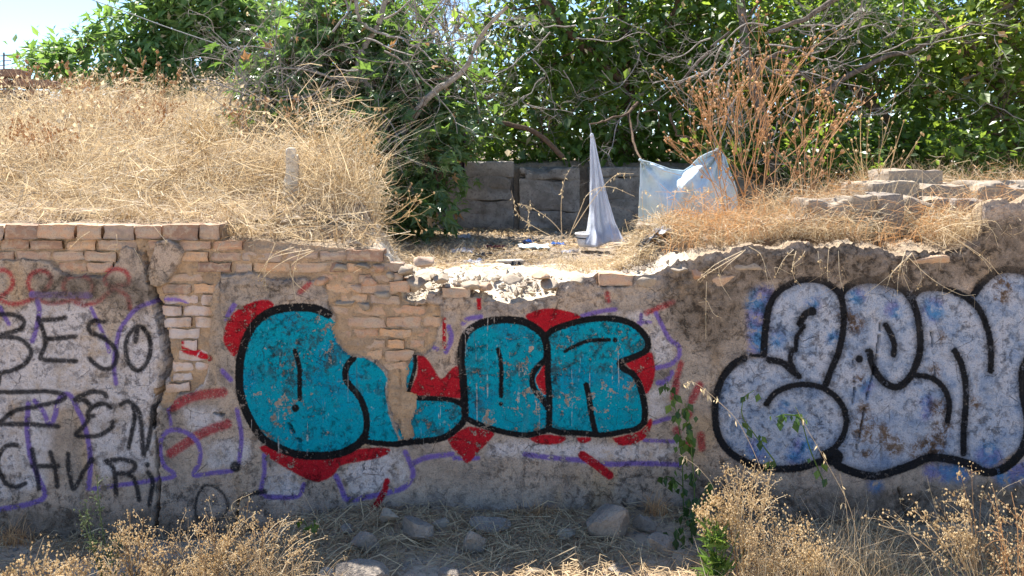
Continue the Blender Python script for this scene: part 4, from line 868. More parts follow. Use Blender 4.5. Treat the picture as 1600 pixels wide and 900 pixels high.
# ---- dry grass
def in_px(x, y): return 800 + x*F/(y + D0)
rg = np.random.default_rng(99)
def field(n, x0, x1, y0, y1, keep):
    x = rg.uniform(x0, x1, n); y = y0 + (y1-y0)*rg.uniform(0, 1, n)**1.15
    m = keep(x, y, in_px(x, y)); x, y = x[m], y[m]
    return np.stack([x, y, terrain(x, y)-.01], -1)
def tangle(acc, c, L_, w, rng, up=.35, tint=(0, 1)):
    """broken, criss-crossing stems"""
    n = len(c); d = rng.normal(size=(n, 3))*[1, .7, up]; d /= np.linalg.norm(d, axis=1, keepdims=True); d *= L_[:, None]*.5
    bend = rng.normal(size=(n, 3))*L_[:, None]*.10; sd = np.cross(d, rvec(n, rng)); sd /= np.linalg.norm(sd, axis=1, keepdims=True)+1e-9; sd = sd*np.broadcast_to(w, (n,))[:, None]*.5
    V = np.stack([c-d-sd, c-d+sd, c+bend-sd, c+bend+sd, c+d-sd*.4, c+d+sd*.4], 1).reshape(-1, 3)
    acc.add(V, ((np.arange(n)*6)[:, None, None]+np.array([[0, 2, 3, 1], [2, 4, 5, 3]])).reshape(-1, 4), np.repeat(rng.uniform(tint[0], tint[1], n), 6))
def surf(x, y):
    """top of wall or earth behind it"""
    e = np.interp(x*F/D0+800, TOPP[:, 0], CZ+(HOR-TOPP[:, 1])*D0/F); t = terrain(x, np.maximum(y, .4)); k = sstep(.15, .56, y)
    return np.minimum(t, e+.02)*(1-k) + t*k
a = Acc()
B = field(60000, -7.5, -.5, .06, 6.2, lambda x, y, p: (p > -160) & (p < 600 - 10*y + 30*fbm(x*3, y*3, 2, 4)) & ((y > .17) | (p > 345)) & ((vn2(x*1.7, y*1.7, 66) > .16) | (y < 1.6)) & (rg.uniform(0, 1, len(x)) < (0.10 + 1.25*vn2(x*2.4, y*2.4, 6))*(.75 + .25*sstep(.1, .9, y))))
B[:, 2] = surf(B[:, 0], B[:, 1])
pp = in_px(B[:, 0], B[:, 1]); near = sstep(.2, 1.3, B[:, 1])
bump_ = .25 + 1.5*vn2(B[:, 0]*1.6, B[:, 1]*1.6, 9)*(.6 + .7*vn2(B[:, 0]*5, B[:, 1]*5, 10))
hh = (0.11 + 0.21*near)*bump_*rg.uniform(.35, 1.3, len(B))*(1 + .7*sstep(430, 540, pp)*(B[:, 1] < 2))
ct = vn2(B[:, 0]*2.1, B[:, 1]*2.1, 19)
tn = np.clip(.75*vn2(B[:, 0]*1.9, B[:, 1]*1.9, 29) + rg.normal(size=len(B))*.28 + .12, 0, 1)
lean_ = rg.normal(size=(len(B), 2))*.55 + np.array([.12, -.08]) + 1.2*np.stack([vn2(B[:, 0]*3.3, B[:, 1]*3.3, 26)-.5, vn2(B[:, 0]*3.3, B[:, 1]*3.3, 27)-.5], -1)
Vg, Fg, kg = blades(B, hh, .0036 + .0007*B[:, 1] + rg.uniform(0, .0035, len(B)), lean_, rg.uniform(0, .8, len(B)), rg, 3); a.add(Vg, Fg, np.repeat(tn, kg))
k_ = rg.choice(len(B), 30000); C_ = B[k_] + rg.normal(size=(30000, 3))*[.04, .04, 0]; C_[:, 2] += hh[k_]*rg.uniform(.05, .95, 30000)
tangle(a, C_, rg.uniform(.08, .40, 30000), .0036 + .0007*C_[:, 1], rg, .6, (.0, 1))
B = field(2600, -6.5, -1.0, 1.0, 6.0, lambda x, y, p: (p > -160) & (p < 560 - 14*y))          # taller stalks
hs_ = rg.uniform(.35, .75, len(B)); grass(a, B, hs_, np.full(len(B), .0055), rg, .35, .2, (0.1, .9), (.12, 0))
put_leaves(a, LEAF_OVAL, B + np.stack([rg.normal(size=len(B))*.1, rg.normal(size=len(B))*.1, hs_*rg.uniform(.7, 1, len(B))], -1), rvec(len(B), rg) + [0, 0, 1], rvec(len(B), rg), rg.uniform(.02, .05, len(B)), rg.uniform(.2, .9, len(B)))
a.single('dry_grass', M_STRAW, 'tall golden dry grass covering the mound on the left', 'grass', kind='stuff')
a = Acc()
B = field(34000, .3, 4.6, .02, 2.2, lambda x, y, p: (p > 930) & (p < 1800) & (vn2(x*3.1, y*3.1, 14) > .30 + .32*sstep(.5, .15, y)) & (p > 930 + 50*y))
B[:, 2] = surf(B[:, 0], B[:, 1])
pq = in_px(B[:, 0], B[:, 1]); hh = (.05 + .24*vn2(B[:, 0]*2.4, B[:, 1]*2.4, 15)**1.5*(1+.6*sstep(.5, 1.5, B[:, 1])))*rg.uniform(.3, 1.4, len(B))*(.45 + .55*sstep(1120, 1220, pq))
grass(a, B, hh, np.full(len(B), .0034), rg, .9, .9, (0, 1), (.05, -.1))
k_ = rg.choice(len(B), 20000); C_ = B[k_] + rg.normal(size=(20000, 3))*[.03, .02, .0]; C_[:, 2] += hh[k_]*rg.uniform(.05, 1., 20000)
tangle(a, C_, rg.uniform(.05, .22, 20000), .0034, rg, .5)
B = field(2600, .9, 4.4, .4, 2.4, lambda x, y, p: (p > 1000) & (p < 1800))
grass(a, B, rg.uniform(.15, .5, len(B))*(.3 + .7*sstep(1130, 1230, in_px(B[:, 0], B[:, 1]))), np.full(len(B), .004), rg, .4, .4, (0.1, .9), (.05, 0))
a.single('dry_grass', M_STRAW, 'thin matted dry grass along the right half of the wall top', 'grass', kind='stuff')
a = Acc(); B = field(9000, .5, 4.6, .15, 2.6, lambda x, y, p: (p > 1040) & (p < 1800) & (vn2(x*2.3, y*2.3, 34) > .5)); B[:, 2] = surf(B[:, 0], B[:, 1])
hh = rg.uniform(.06, .34, len(B)); grass(a, B, hh, np.full(len(B), .0034), rg, .55, .6, (0, 1), (.05, -.05)); C_ = B.copy(); C_[:, 2] += hh*rg.uniform(.1, 1, len(B)); tangle(a, C_, rg.uniform(.05, .2, len(B)), .003, rg, .6)
a.single('dry_grass', M_RUST, 'reddish dry grass among the stone blocks on the right', 'grass', kind='stuff')
a = Acc(); leaf_cloud(a, [(1130+45*k_, 238+8*math.sin(k_*2.1), 3.4+.5*math.sin(k_*1.3), 42, 26, .35) for k_ in range(13)], 5200, LEAF_OVAL, .085, rg, 8, .12, .3, .5)
leaf_cloud(a, [(700+50*k_, 248, 4.6, 40, 14, .3) for k_ in range(11)], 2600, LEAF_OVAL, .085, rg, 8, .12, .3, .5); leaf_cloud(a, [(1120+60*k_, 225+10*math.sin(k_), 5.2, 60, 40, .4) for k_ in range(10)], 5000, LEAF_OVAL, .13, rg, 8, .15, .3, .6)
a.single('undergrowth', M_MUL, 'low leafy undergrowth filling in beneath the trees', 'undergrowth', kind='stuff')
a = Acc()
B = field(5200, -1.6, 1.9, .5, 3.8, lambda x, y, p: (p > 600) & (p < 1010) & (vn2(x*3, y*3, 24) > .52))
B2 = np.stack([rg.normal(XW(905, .8), .10, 700), rg.uniform(.6, 1.2, 700), np.zeros(700)], -1); B2[:, 2] = terrain(B2[:, 0], B2[:, 1])
B3 = np.stack([rg.normal(XW(690, 1.6), .22, 900), rg.uniform(1.3, 2.1, 900), np.zeros(900)], -1); B3[:, 2] = terrain(B3[:, 0], B3[:, 1])
B = np.concatenate([B, B2, B3]); grass(a, B, rg.uniform(.03, .14, len(B)), np.full(len(B), .0034), rg, .9, .8, (0, 1))
a.single('dry_grass', M_STRAW, 'sparse low straw tufts on the littered earth in the breach', 'grass', kind='stuff')
# straw litter and grit on the ground
def litter(n, x0, x1, y0, y1, zf, lmin, lmax, wid, lift=.012, tint=(0, 1)):
    a = Acc(); x = rg.uniform(x0, x1, n); y = rg.uniform(y0, y1, n)
    m = vn2(x*2.6, y*2.6, 44) + .3*vn2(x*9, y*9, 45) > rg.uniform(.3, .8, n); x, y = x[m], y[m]; n = len(x)
    c = np.stack([x, y, zf(x, y) + rg.uniform(.001, lift, n)], -1); an = rg.uniform(0, 2*np.pi, n); L_ = rg.uniform(lmin, lmax, n)
    d = np.stack([np.cos(an), np.sin(an), rg.normal(size=n)*.16], -1)*L_[:, None]*.5; bend = rg.normal(size=(n, 3))*L_[:, None]*.12; bend[:, 2] = np.abs(bend[:, 2])
    sd = np.stack([-np.sin(an), np.cos(an), rg.normal(size=n)*.5], -1)*wid*.5
    V = np.stack([c-d-sd, c-d+sd, c+bend-sd, c+bend+sd, c+d-sd*.5, c+d+sd*.5], 1).reshape(-1, 3)
    q = np.array([[0, 2, 3, 1], [2, 4, 5, 3]]); a.add(V, ((np.arange(n)*6)[:, None, None]+q).reshape(-1, 4), np.repeat(rg.uniform(tint[0], tint[1], n), 6)); return a
litter(30000, -3.6, 3.6, -1.4, 0.0, ground_z, .05, .26, .0032, .03).single('straw_litter', M_LITTER, 'flattened straw strewn over the ground at the foot of the wall', 'straw', kind='stuff')
litter(9000, -1.6, 2.0, .55, 3.85, terrain, .03, .12, .006, .02).single('leaf_litter', M_LITTER, 'dead leaves and straw scattered over the earth in the breach', 'litter', kind='stuff')
def grit(n, x0, x1, y0, y1, zf, smin, smax, mat, name, label):
    a = Acc(); x = rg.uniform(x0, x1, n); y = rg.uniform(y0, y1, n); c = np.stack([x, y, zf(x, y)], -1)
    oc = np.array([(1,0,0),(-1,0,0),(0,1,0),(0,-1,0),(0,0,.8),(0,0,-.8)]); of = np.array([(0,2,4),(2,1,4),(1,3,4),(3,0,4),(2,0,5),(1,2,5),(3,1,5),(0,3,5)])
    s_ = smin + (smax-smin)*rg.uniform(0, 1, n)**4
    V = c[:, None] + oc[None]*s_[:, None, None]*rg.uniform(.6, 1.4, (n, 6, 1)) + rg.normal(size=(n, 6, 3))*s_[:, None, None]*.2
    a.add(V.reshape(-1, 3), ((np.arange(n)*6)[:, None, None]+of).reshape(-1, 3), np.repeat(rg.uniform(0, 1, n), 6)); return a.single(name, mat, label, 'gravel', kind='stuff')
grit(5000, -3.4, 3.4, -1.3, -.02, ground_z, .003, .022, M_STONE, 'gravel', 'small grey grit on the ground below the wall')
grit(4500, -1.5, 1.6, .25, 3.6, lambda x, y: terrain(x, y), .003, .03, M_TOP, 'gravel', 'pale crumbs of mortar and pebbles in the breach')
grit(2600, -1.2, 1.4, -1.2, -.03, ground_z, .004, .02, M_STONE2, 'gravel', 'tan crumbs of fallen plaster on the ground below the wall')
grit(1500, -.95, .95, .04, .9, lambda x, y: surf(x, y) + .004, .004, .022, M_STONE2, 'gravel', 'tan rubble crumbs on the broken ledge')

# ------------------------------------------------------------------ cloths, rags and rubbish
def mat_cloth(name, c1, c2, trans=0.3, rough=0.85):
    s = NT(name); P = s.pos(); n = s.noise(5, 5, .6, P); f = s.noise(60, 4, .6, P)
    c = s.mix(s.map(n, .35, .65), c1, c2); c = s.mix(s.map(f, .55, .75, 0, .35), c, tuple(v*.55 for v in c1))
    m = s.leafy(c, c, trans, rough, .1); s.put(s.b.inputs['Normal'], s.bump(s.math('ADD', n, s.math('MULTIPLY', f, .3)), .35, .02)); return m
M_BLUECLOTH = mat_cloth('pale_blue_cloth', (.58, .71, .77), (.67, .78, .83), .12)
M_WHITECLOTH = mat_cloth('lavender_white_cloth', (.66, .70, .78), (.76, .79, .85), .4)
M_RAG = mat_cloth('dark_purple_rag', (.05, .03, .05), (.11, .07, .10), .15)
M_MAROON = mat_cloth('maroon_rag', (.12, .02, .03), (.18, .04, .05), .1)
M_PLASTIC = mat_cloth('dirty_white_plastic', (.55, .55, .58), (.42, .42, .46), .2, .4)
M_BLUEPL = mat_cloth('blue_plastic', (.05, .12, .38), (.08, .2, .5), .1, .35)
M_BLACKPL = mat_cloth('black_plastic', (.02, .02, .022), (.05, .05, .055), .02, .3)
M_TUB = mat_simple('scuffed_white_plastic', (.80, .79, .77), (.70, .68, .66), 9, (.5, .48, .46), .2, .5)
M_WOOD = mat_simple('bleached_post_wood', (.66, .59, .48), (.50, .42, .32), 22, (.24, .19, .14), .6)
M_METAL = mat_simple('dull_metal', (.16, .16, .17), (.10, .10, .11), 30, None, .2, .5)
M_CABLE = mat_simple('grey_cable', (.22, .22, .23), (.16, .16, .17), 30, None, .1, .6)
def two_sided(G3, th=0.003):
    nu, nv = G3.shape[:2]; V = G3.reshape(-1, 3); n = len(V)
    gu = np.gradient(G3, axis=0); gv = np.gradient(G3, axis=1); N = np.cross(gu, gv); N /= np.linalg.norm(N, axis=-1, keepdims=True) + 1e-9
    f = grid_faces(nu, nv); idx = np.arange(n).reshape(nu, nv)
    ring = np.concatenate([idx[:, 0], idx[-1, 1:], idx[-2::-1, -1], idx[0, -2:0:-1]]); r2 = np.roll(ring, -1)
    return np.concatenate([V, V + N.reshape(-1, 3)*th]), np.concatenate([f, f[:, ::-1]+n, np.stack([ring, ring+n, r2+n, r2], -1)])
# pale blue cloth hung between branches
nu, nv = 60, 44
u = np.linspace(0, 1, nu)[:, None]; v = np.linspace(0, 1, nv)[None]
tx = np.array([1001, 1020, 1048, 1068, 1079, 1091, 1106, 1120, 1131, 1138]); ty = np.array([250, 255, 265, 267, 260, 247, 239, 234, 241, 262]); ts = np.linspace(0, 1, 10)
TXp, TYp = np.interp(u, ts, tx), np.interp(u, ts, ty)
bx_ = 996 + 150*u; by_ = 376 + 4*np.sin(u*9)
xx = TXp*(1-v) + bx_*v + 12*np.sin(np.pi*np.minimum(v*1.3, 1))*sstep(.6, 1, u); yy = TYp*(1-v) + by_*v
ang = np.arctan2(yy-232, 1129-xx+1e-3); rad_ = np.hypot(yy-232, xx-1129)
fy = .05*np.sin(ang*15)*np.exp(-rad_/70) + .03*np.sin(np.arctan2(yy-249, xx-1001+1e-3)*11)*np.exp(-np.hypot(yy-249, xx-1001)/60) + .055*fbm(xx/34, yy/60, 3, 5) + .022*fbm(xx/11, yy/24, 2, 6) + .03*np.sin(xx/9 + yy/40)*sstep(.2, .9, v) - .13*np.sin(np.pi*v)*np.sin(np.pi*u)
Yc = 2.35 + fy*1.6 + .1*v
Gc = np.stack([(xx-800)*(Yc+D0)/F, Yc, CZ+(HOR-yy)*(Yc+D0)/F], -1)
e = empty('hanging_cloth', tuple(W(1070, 376, 2.4)), 'pale blue cloth strung up like a tarpaulin beside the rust coloured weed', 'cloth')
cl_ = part('cloth', *two_sided(Gc), M_BLUECLOTH, e, smooth=True)
hm = Gc[:, 0]; part('hem', *tube(hm + [0, -.004, 0], .006, 5), M_BLUECLOTH, cl_, smooth=True)
part('cord', *tube(np.array([Gc[46, 0], W(1132, 205, 2.6), W(1150, 150, 2.9)]), .003, 4), M_CABLE, e)
part('knot', *rock(Gc[46, 0], (.03, .03, .035), 12, sub=2), M_BLUECLOTH, cl_, smooth=True); part('knot', *rock(Gc[0, 0], (.035, .03, .03), 13, sub=2), M_BLUECLOTH, cl_, smooth=True)
# white cloth hung by one point
e = empty('hanging_cloth', tuple(W(940, 385, 1.85)), 'narrow white cloth hanging to a peak from one point above a tub', 'cloth')
nu, nv = 40, 50; u = np.linspace(0, 1, nu)[:, None]; v = np.linspace(0, 1, nv)[None]
lx = np.interp(v, [0, .3, .7, 1], [923, 922, 921, 913]); rx = np.interp(v, [0, .2, .5, .8, 1], [927, 934, 946, 962, 980])
xx = lx + (rx-lx)*u; yy = 208 + 174*v + 4*v*np.sin(u*7)
Yc = 1.85 + v*(.07*np.sin(u*13+1.9*v+2*fbm(u*3, v*3, 2, 8)) + .03*np.sin(u*29+3*v)) + .02*fbm(u*6, v*5, 2, 9)*v - .12*sstep(.82, 1, v)
Gc = np.stack([(xx-800)*(Yc+D0)/F, Yc, CZ+(HOR-yy)*(Yc+D0)/F], -1)
cl_ = part('cloth', *two_sided(Gc), M_WHITECLOTH, e, smooth=True)
part('cord', *tube(np.array([W(924, 212, 1.85), W(923, 202, 1.87), W(921, 193, 1.9)]), .004, 5), M_CABLE, e)
part('knot', *rock(W(924, 211, 1.85), (.035, .03, .045), 14, sub=2), M_WHITECLOTH, cl_, smooth=True)
# tub under it: wall, rim and hollow inside
def lathe(prof, c, seg=28, sx=1, sy=1):
    prof = np.array(prof); a_ = np.linspace(0, 2*np.pi, seg, endpoint=False)
    V = np.stack([np.outer(prof[:, 0], np.cos(a_))*sx, np.outer(prof[:, 0], np.sin(a_))*sy, np.repeat(prof[:, 1:2], seg, 1)], -1) + np.asarray(c)
    i = np.arange(len(prof)-1)[:, None]*seg; j = np.arange(seg)[None]; j2 = (j+1) % seg
    return V.reshape(-1, 3), np.stack([i+j, i+j2, i+seg+j2, i+seg+j], -1).reshape(-1, 4)
tc = W(921, 385, 1.93); e = empty('plastic_tub', tuple(tc), 'scuffed white plastic tub at the foot of the hanging white cloth', 'tub')
tb_ = part('tub_body', *lathe([(0, 0), (.085, 0), (.095, .02), (.105, .10), (.100, .10), (.09, .02), (0, .015)], tc), M_TUB, e, smooth=True)
part('rim', *lathe([(.104, .092), (.116, .094), (.117, .106), (.106, .110), (.102, .104)], tc), M_TUB, tb_, smooth=True)
part('dark_band', *lathe([(.1045, .066), (.1075, .067), (.108, .074), (.106, .075)], tc), M_BLACKPL, tb_, smooth=True)
# rag on a branch
nu, nv = 14, 30; u = np.linspace(0, 1, nu)[:, None]; v = np.linspace(0, 1, nv)[None]
xx = 710 + 16*u + 3*np.sin(v*9) + (4*u-2)*np.sin(v*14); yy = 206 + 82*v + 5*np.sin(u*12)*v
Yc = 3.5 + .05*np.sin(u*14 + v*3) + .02*np.sin(v*20)
single('hanging_rag', *two_sided(np.stack([(xx-800)*(Yc+D0)/F, Yc, CZ+(HOR-yy)*(Yc+D0)/F], -1)), M_RAG, 'dark purple rag hanging from a branch left of the block wall', 'rag', smooth=True)
def crumple(px, py, w, h, mat, name, label, cat, seed, amp=.5, rise=.035):
    dist = (CZ - 1.245)*F/(py-HOR); x0 = (px-800)*dist/F; y0 = dist - D0
    if px > 960: y0 = .42; x0 = XW(px, y0)
    nu, nv = 15, 11; U, Vv = np.meshgrid(np.linspace(-.5, .5, nu), np.linspace(-.5, .5, nv), indexing='ij')
    ww, dd = w*dist/F, h*dist/F*3.2
    edge = 1 + .25*fbm(U*5+seed, Vv*5, 2, seed)
    X = x0 + U*ww*edge + .02*fbm(U*6, Vv*6+seed, 2, seed+1); Y = y0 + Vv*dd*edge
    Z = terrain(X, np.maximum(Y, .4)) + .012 + rise*np.abs(fbm(U*4+seed*3, Vv*4, 3, seed+2))*2*amp + rise*.4*np.abs(fbm(U*11, Vv*11, 2, seed))
    return single(name, *two_sided(np.stack([X, Y, Z], -1), .002), mat, label, cat, smooth=False)
for k, (px, py, w, h, m, n_, lab, cat) in enumerate([
        (724, 396, 34, 9, M_PLASTIC, 'plastic_scrap', 'crumpled grey white plastic scrap nearest the fig tree in the breach', 'rubbish'),
        (772, 391, 30, 8, M_MAROON, 'rag', 'crumpled maroon rag on the earth in the breach', 'rag'),
        (835, 391, 46, 8, M_BLUECLOTH, 'cloth_scrap', 'flat pale blue cloth scrap lying in the middle of the breach', 'rag'),
        (872, 386, 18, 10, M_BLUEPL, 'plastic_bag', 'small bright blue plastic bag left of the white tub', 'bag'),
        (824, 383, 14, 8, M_BLUEPL, 'plastic_scrap', 'small dark blue plastic piece beside the pale blue scrap', 'rubbish'),
        (755, 404, 28, 7, M_BLACKPL, 'plastic_scrap', 'black plastic scrap in front of the maroon rag', 'rubbish'),
        (740, 415, 26, 7, M_PLASTIC, 'plastic_scrap', 'small crumpled white wrapper near the broken wall edge', 'rubbish'),
        (1012, 404, 26, 10, M_BLACKPL, 'plastic_bag', 'black plastic bag on the wall top right of the breach', 'bag'),
        (1030, 402, 22, 9, M_PLASTIC, 'plastic_scrap', 'white plastic wrapper beside the black bag on the wall top', 'rubbish'),
        (806, 420, 16, 5, M_BLACKPL, 'plastic_scrap', 'tiny black plastic scrap at the front of the breach', 'rubbish'),
        (725, 376, 22, 7, M_PLASTIC, 'plastic_scrap', 'pale plastic scrap at the foot of the block wall', 'rubbish'),
        (890, 398, 24, 5, M_PLASTIC, 'plastic_scrap', 'thin white plastic strip in front of the white tub', 'rubbish')]): crumple(px, py, w, h, m, n_, lab, cat, 500+k)
p0 = np.array([XW(797, 1.05), 1.05, 0]); p0[2] = zt(p0[0], p0[1])
V, Fr = rough_box(p0 + [0, 0, .025], (.20, .09, .03), 901, (8, 4, 3), .004, .15); single('broken_tile', V, Fr, M_TOP, 'pale broken floor tile lying flat in the breach', 'tile')
p0 = np.array([XW(985, .75), .75, 0]); p0[2] = zt(p0[0], p0[1])
V, Fr = rough_box(p0 + [0, 0, .03], (.22, .12, .035), 902, (8, 4, 3), .005, -.1); single('broken_tile', V, Fr, M_STONE2, 'brown broken tile on the slope below the hanging white cloth', 'tile')
# pale post in the grass
p0 = TZ_(455, .75)
e = empty('wooden_post', tuple(p0), 'pale weathered stump of a post standing in the straw', 'post')
V, Fr = rough_box(p0 + [0, 0, .13], (.10, .07, .36), 903, (8, 4, 4), .008, .2, .05); po_ = part('post', V, Fr, M_WOOD, e, smooth=False)
V, Fr = rough_box(p0 + [0, 0, .315], (.065, .05, .07), 904, (4, 4, 4), .010, .4, .06); part('splintered_top', V, Fr, M_WOOD, po_)
# cable and antenna against the sky
single('overhead_cable', *tube(crom(np.array([W(-260, -140, 11), W(145, 0, 11), W(265, 44, 11), W(390, 84, 11), W(600, 140, 11)]), 6), .010, 5), M_CABLE, 'thin grey overhead cable slanting across the sky at the left', 'cable', smooth=True)
ab = TZ_(6, 9.0); e = empty('antenna', tuple(ab), 'small rooftop style antenna mast above the rubble wall', 'antenna')
part('mast', *tube(np.array([ab, W(6, 150, 9), W(6, 82, 9)]), .014, 6), M_METAL, e)
for k, y_ in enumerate((86, 94, 101)): part('crossbar', *tube(np.array([W(-9+3*k, y_+2, 9), W(20-3*k, y_, 9)]), .008, 4), M_METAL, e)

# ------------------------------------------------------------------ stones at the foot of the wall
for k, (px, py, w, h, m, lab) in enumerate([
        (606, 829, 40, 22, M_STONE2, 'flat tan stone resting on the grey stones below the teal letters'), (572, 858, 48, 40, M_STONE, 'squarish grey stone left of the flat tan stone'), (652, 845, 60, 44, M_STONE, 'broad grey stone right of the flat tan stone'),
        (762, 826, 74, 26, M_STONE, 'long flat grey slab at the foot of the wall'), (745, 862, 42, 42, M_STONE, 'upright pale grey stone in front of the long flat slab'), (955, 842, 80, 58, M_STONE, 'largest grey stone against the wall foot below the red dash'),
        (566, 905, 84, 44, M_STONE, 'large pale slab at the bottom edge partly in sunshine'), (512, 902, 34, 26, M_TOP, 'white stone in sunshine beside the straw weeds'), (640, 903, 30, 20, M_STONE, 'small dark grey stone at the bottom edge'),
        (1035, 868, 46, 34, M_STONE, 'brown grey stone beside the climbing plant'), (1020, 862, 14, 14, M_TOP, 'tiny white pebble beside the climbing plant'), (700, 900, 40, 22, M_STONE, 'low rounded stone at the bottom edge below the long slab'),
        (880, 838, 40, 20, M_STONE2, 'low brown stone between the slab and the largest stone'), (545, 838, 30, 20, M_STONE, 'small grey stone nearest the bright green seedling'), (1005, 832, 40, 34, M_STONE, 'grey stone leaning right of the largest stone'),
        (690, 828, 30, 18, M_STONE2, 'small tan stone between the broad stone and the long slab'), (835, 896, 34, 16, M_STONE, 'flat half buried stone in the straw below the middle letters'), (965, 895, 50, 16, M_STONE, 'wide half buried stone at the bottom edge below the largest stone')]):
    dist = CZ*F/(py-HOR); Y = min(dist - D0, -.04 - M(h)*.25); dist = Y + D0; x0 = (px-800)*dist/F; sz = (w*dist/F, w*dist/F*.7, h*dist/F*1.05)
    c = np.array([x0, Y, float(ground_z(x0, Y)) + sz[2]*.33]); c[1] = min(c[1], -.05 - sz[1]*.35)
    if k == 0: c[2] += .035
    V, Fr = rock(c, sz, 400+k, .4*math.sin(k*2.1), 12); single('stone', V, Fr, m, lab, 'stone')

# ------------------------------------------------------------------ weeds
OCT_V = np.array([(1,0,0),(-1,0,0),(0,1,0),(0,-1,0),(0,0,1.3),(0,0,-1.3)]); OCT_F = np.array([(0,2,4),(2,1,4),(1,3,4),(3,0,4),(2,0,5),(1,2,5),(3,1,5),(0,3,5)])
def seeds(acc, c, s, rng):
    n = len(c); V = c[:, None] + OCT_V[None]*(np.broadcast_to(s, (n,))*rng.uniform(.6, 1.4, n))[:, None, None] + rng.normal(size=(n, 6, 3))*.25*np.mean(s)
    acc.add(V.reshape(-1, 3), ((np.arange(n)*6)[:, None, None]+OCT_F).reshape(-1, 3), np.repeat(rng.uniform(0, 1, n), 6))
def stemc(acc, pts, r0, r1, rng, sides=4, tint=None): 
    P = crom(np.array(pts), 5); acc.add(*tube(P, np.linspace(r0, r1, len(P)), sides), rng.uniform(0, 1) if tint is None else tint); return P
def weed(name, label, base, tips, seed, stem_mat=None, head_mat=None, r=.0036, side=13, sl=.10, cl=7, cs=.010, ss=.0034, frm=.3, cat='weed', group=None, leaves=None, droop=.1):
    """stems from one root to the given tips, with side shoots ending in small seed clusters"""
    rg = np.random.default_rng(seed); e = empty(name, base, label, cat, group); a, s = Acc(), Acc(); base = np.asarray(base); q_ = rg.uniform(.75, 1.35); ss, cs, cl, sl = ss*q_, cs*rg.uniform(.7, 1.8), cl*.6/q_, sl*rg.uniform(.8, 1.4)
    for t in [np.asarray(t_) - [0, 0, .025] for t_ in tips] + [np.asarray(t_) + rg.normal(size=3)*[.06, .05, .04] - [0, 0, .13] for t_ in list(tips)[::3]]:
        t = np.asarray(t); mid = base*.45 + t*.55 + rg.normal(size=3)*.03*np.linalg.norm(t-base) + np.array([0, 0, .04]); P = stemc(a, [base + rg.normal(size=3)*[.015, .015, 0], mid, t], r, r*.4, rg)
        sp = [P[-1]]
        for _ in range(side):
            f = rg.uniform(frm, .98); i = int(f*(len(P)-1)); d = P[i+1 if i+1 < len(P) else i]-P[i-1]; d /= np.linalg.norm(d)+1e-9
            d = d*.6 + rg.normal(size=3)*.55; ln = sl*rg.uniform(.4, 1.2)*(1.25-f*.6)
            q = stemc(a, [P[i], P[i]+d*ln*.5+[0, 0, .1*ln], P[i]+d*ln-[0, 0, droop*ln]], r*.5, r*.25, rg, 3); sp.append(q[-1]); sp.append(q[len(q)//2])
        for c in sp:
            m = max(1, int(rg.poisson(cl))); seeds(s, c + rg.normal(size=(m, 3))*cs, ss, rg)
    a.part('stems', stem_mat or M_STRAW, e, True)['kind'] = 'stuff'; s.part('seed_heads', head_mat or M_SEED, e)['kind'] = 'stuff'
    if leaves:
        l = Acc(); n, sz, hgt, mt = leaves; p = base + rg.normal(size=(n, 3))*[.03, .03, 0] + np.stack([rg.normal(size=n)*.01, rg.normal(size=n)*.01, rg.uniform(0, hgt, n)], -1)
        put_leaves(l, LEAF_LONG, p, rg.normal(size=(n, 3))*[1, 1, .3] + [0, 0, .6], rvec(n, rg) + [0, 0, 1], sz*rg.uniform(.6, 1.2, n), rg.uniform(0, 1, n)); l.part('leaves', mt, e)['kind'] = 'stuff'
    return e
def gb(px, Y): x_ = XW(px, Y); return np.array([x_, Y, float(ground_z(x_, Y))])
def tips(Y, pts, dy=.12): return [W(x_, y_, Y + random.uniform(-dy, dy)) for x_, y_ in pts]
weed('seeding_weed', 'tall straw coloured seeding weed left of the small scrawled ring', gb(215, -.85), tips(-.8, [(203,792),(190,815),(225,800),(240,830),(170,830),(250,850),(160,860)]), 1, side=14)
weed('seeding_weed', 'broad tangled seeding weed below the scrawled ring', gb(330, -.9), tips(-.85, [(305,815),(290,830),(330,810),(360,815),(380,805),(400,830),(345,840),(270,850),(410,850),(320,860)]), 2, side=14)
weed('seeding_weed', 'seeding weed leaning right towards the bright green seedling', gb(410, -.9), tips(-.85, [(395,800),(420,810),(440,805),(455,835),(465,850),(430,840),(480,870),(385,850)]), 3, side=10)
weed('seeding_weed', 'low fluffy seeding weed in the bottom left corner', gb(40, -.95), tips(-.9, [(20,885),(45,878),(70,870),(90,885),(5,895),(60,892)]), 4, side=12, cl=9)
weed('seeding_weed', 'low bushy seeding weed between the corner weed and the green stem', gb(115, -.92), tips(-.9, [(75,880),(100,866),(120,872),(140,868),(130,885),(95,890)]), 5, side=12, cl=8)
weed('seeding_weed', 'short seeding weed at the bottom edge right of the green stem', gb(260, -.98), tips(-.95, [(235,880),(260,872),(280,882),(300,876),(250,893)]), 6, side=10, cl=11)
weed('seeding_weed', 'thin tall seeding stalks beside the scrawled ring', gb(372, -.6), tips(-.6, [(388,775),(372,800),(352,808)]), 7, side=6, cl=5)
weed('green_weed', 'pale green upright weed rising in front of the purple outline on the left', gb(175, -.75), tips(-.72, [(151,735),(133,778),(190,825)], .03), 8, M_SAGE, M_SAGE, r=.005, side=26, sl=.03, cl=3, cs=.006, frm=.15, leaves=(90, .05, .34, M_SAGE), ss=.004)
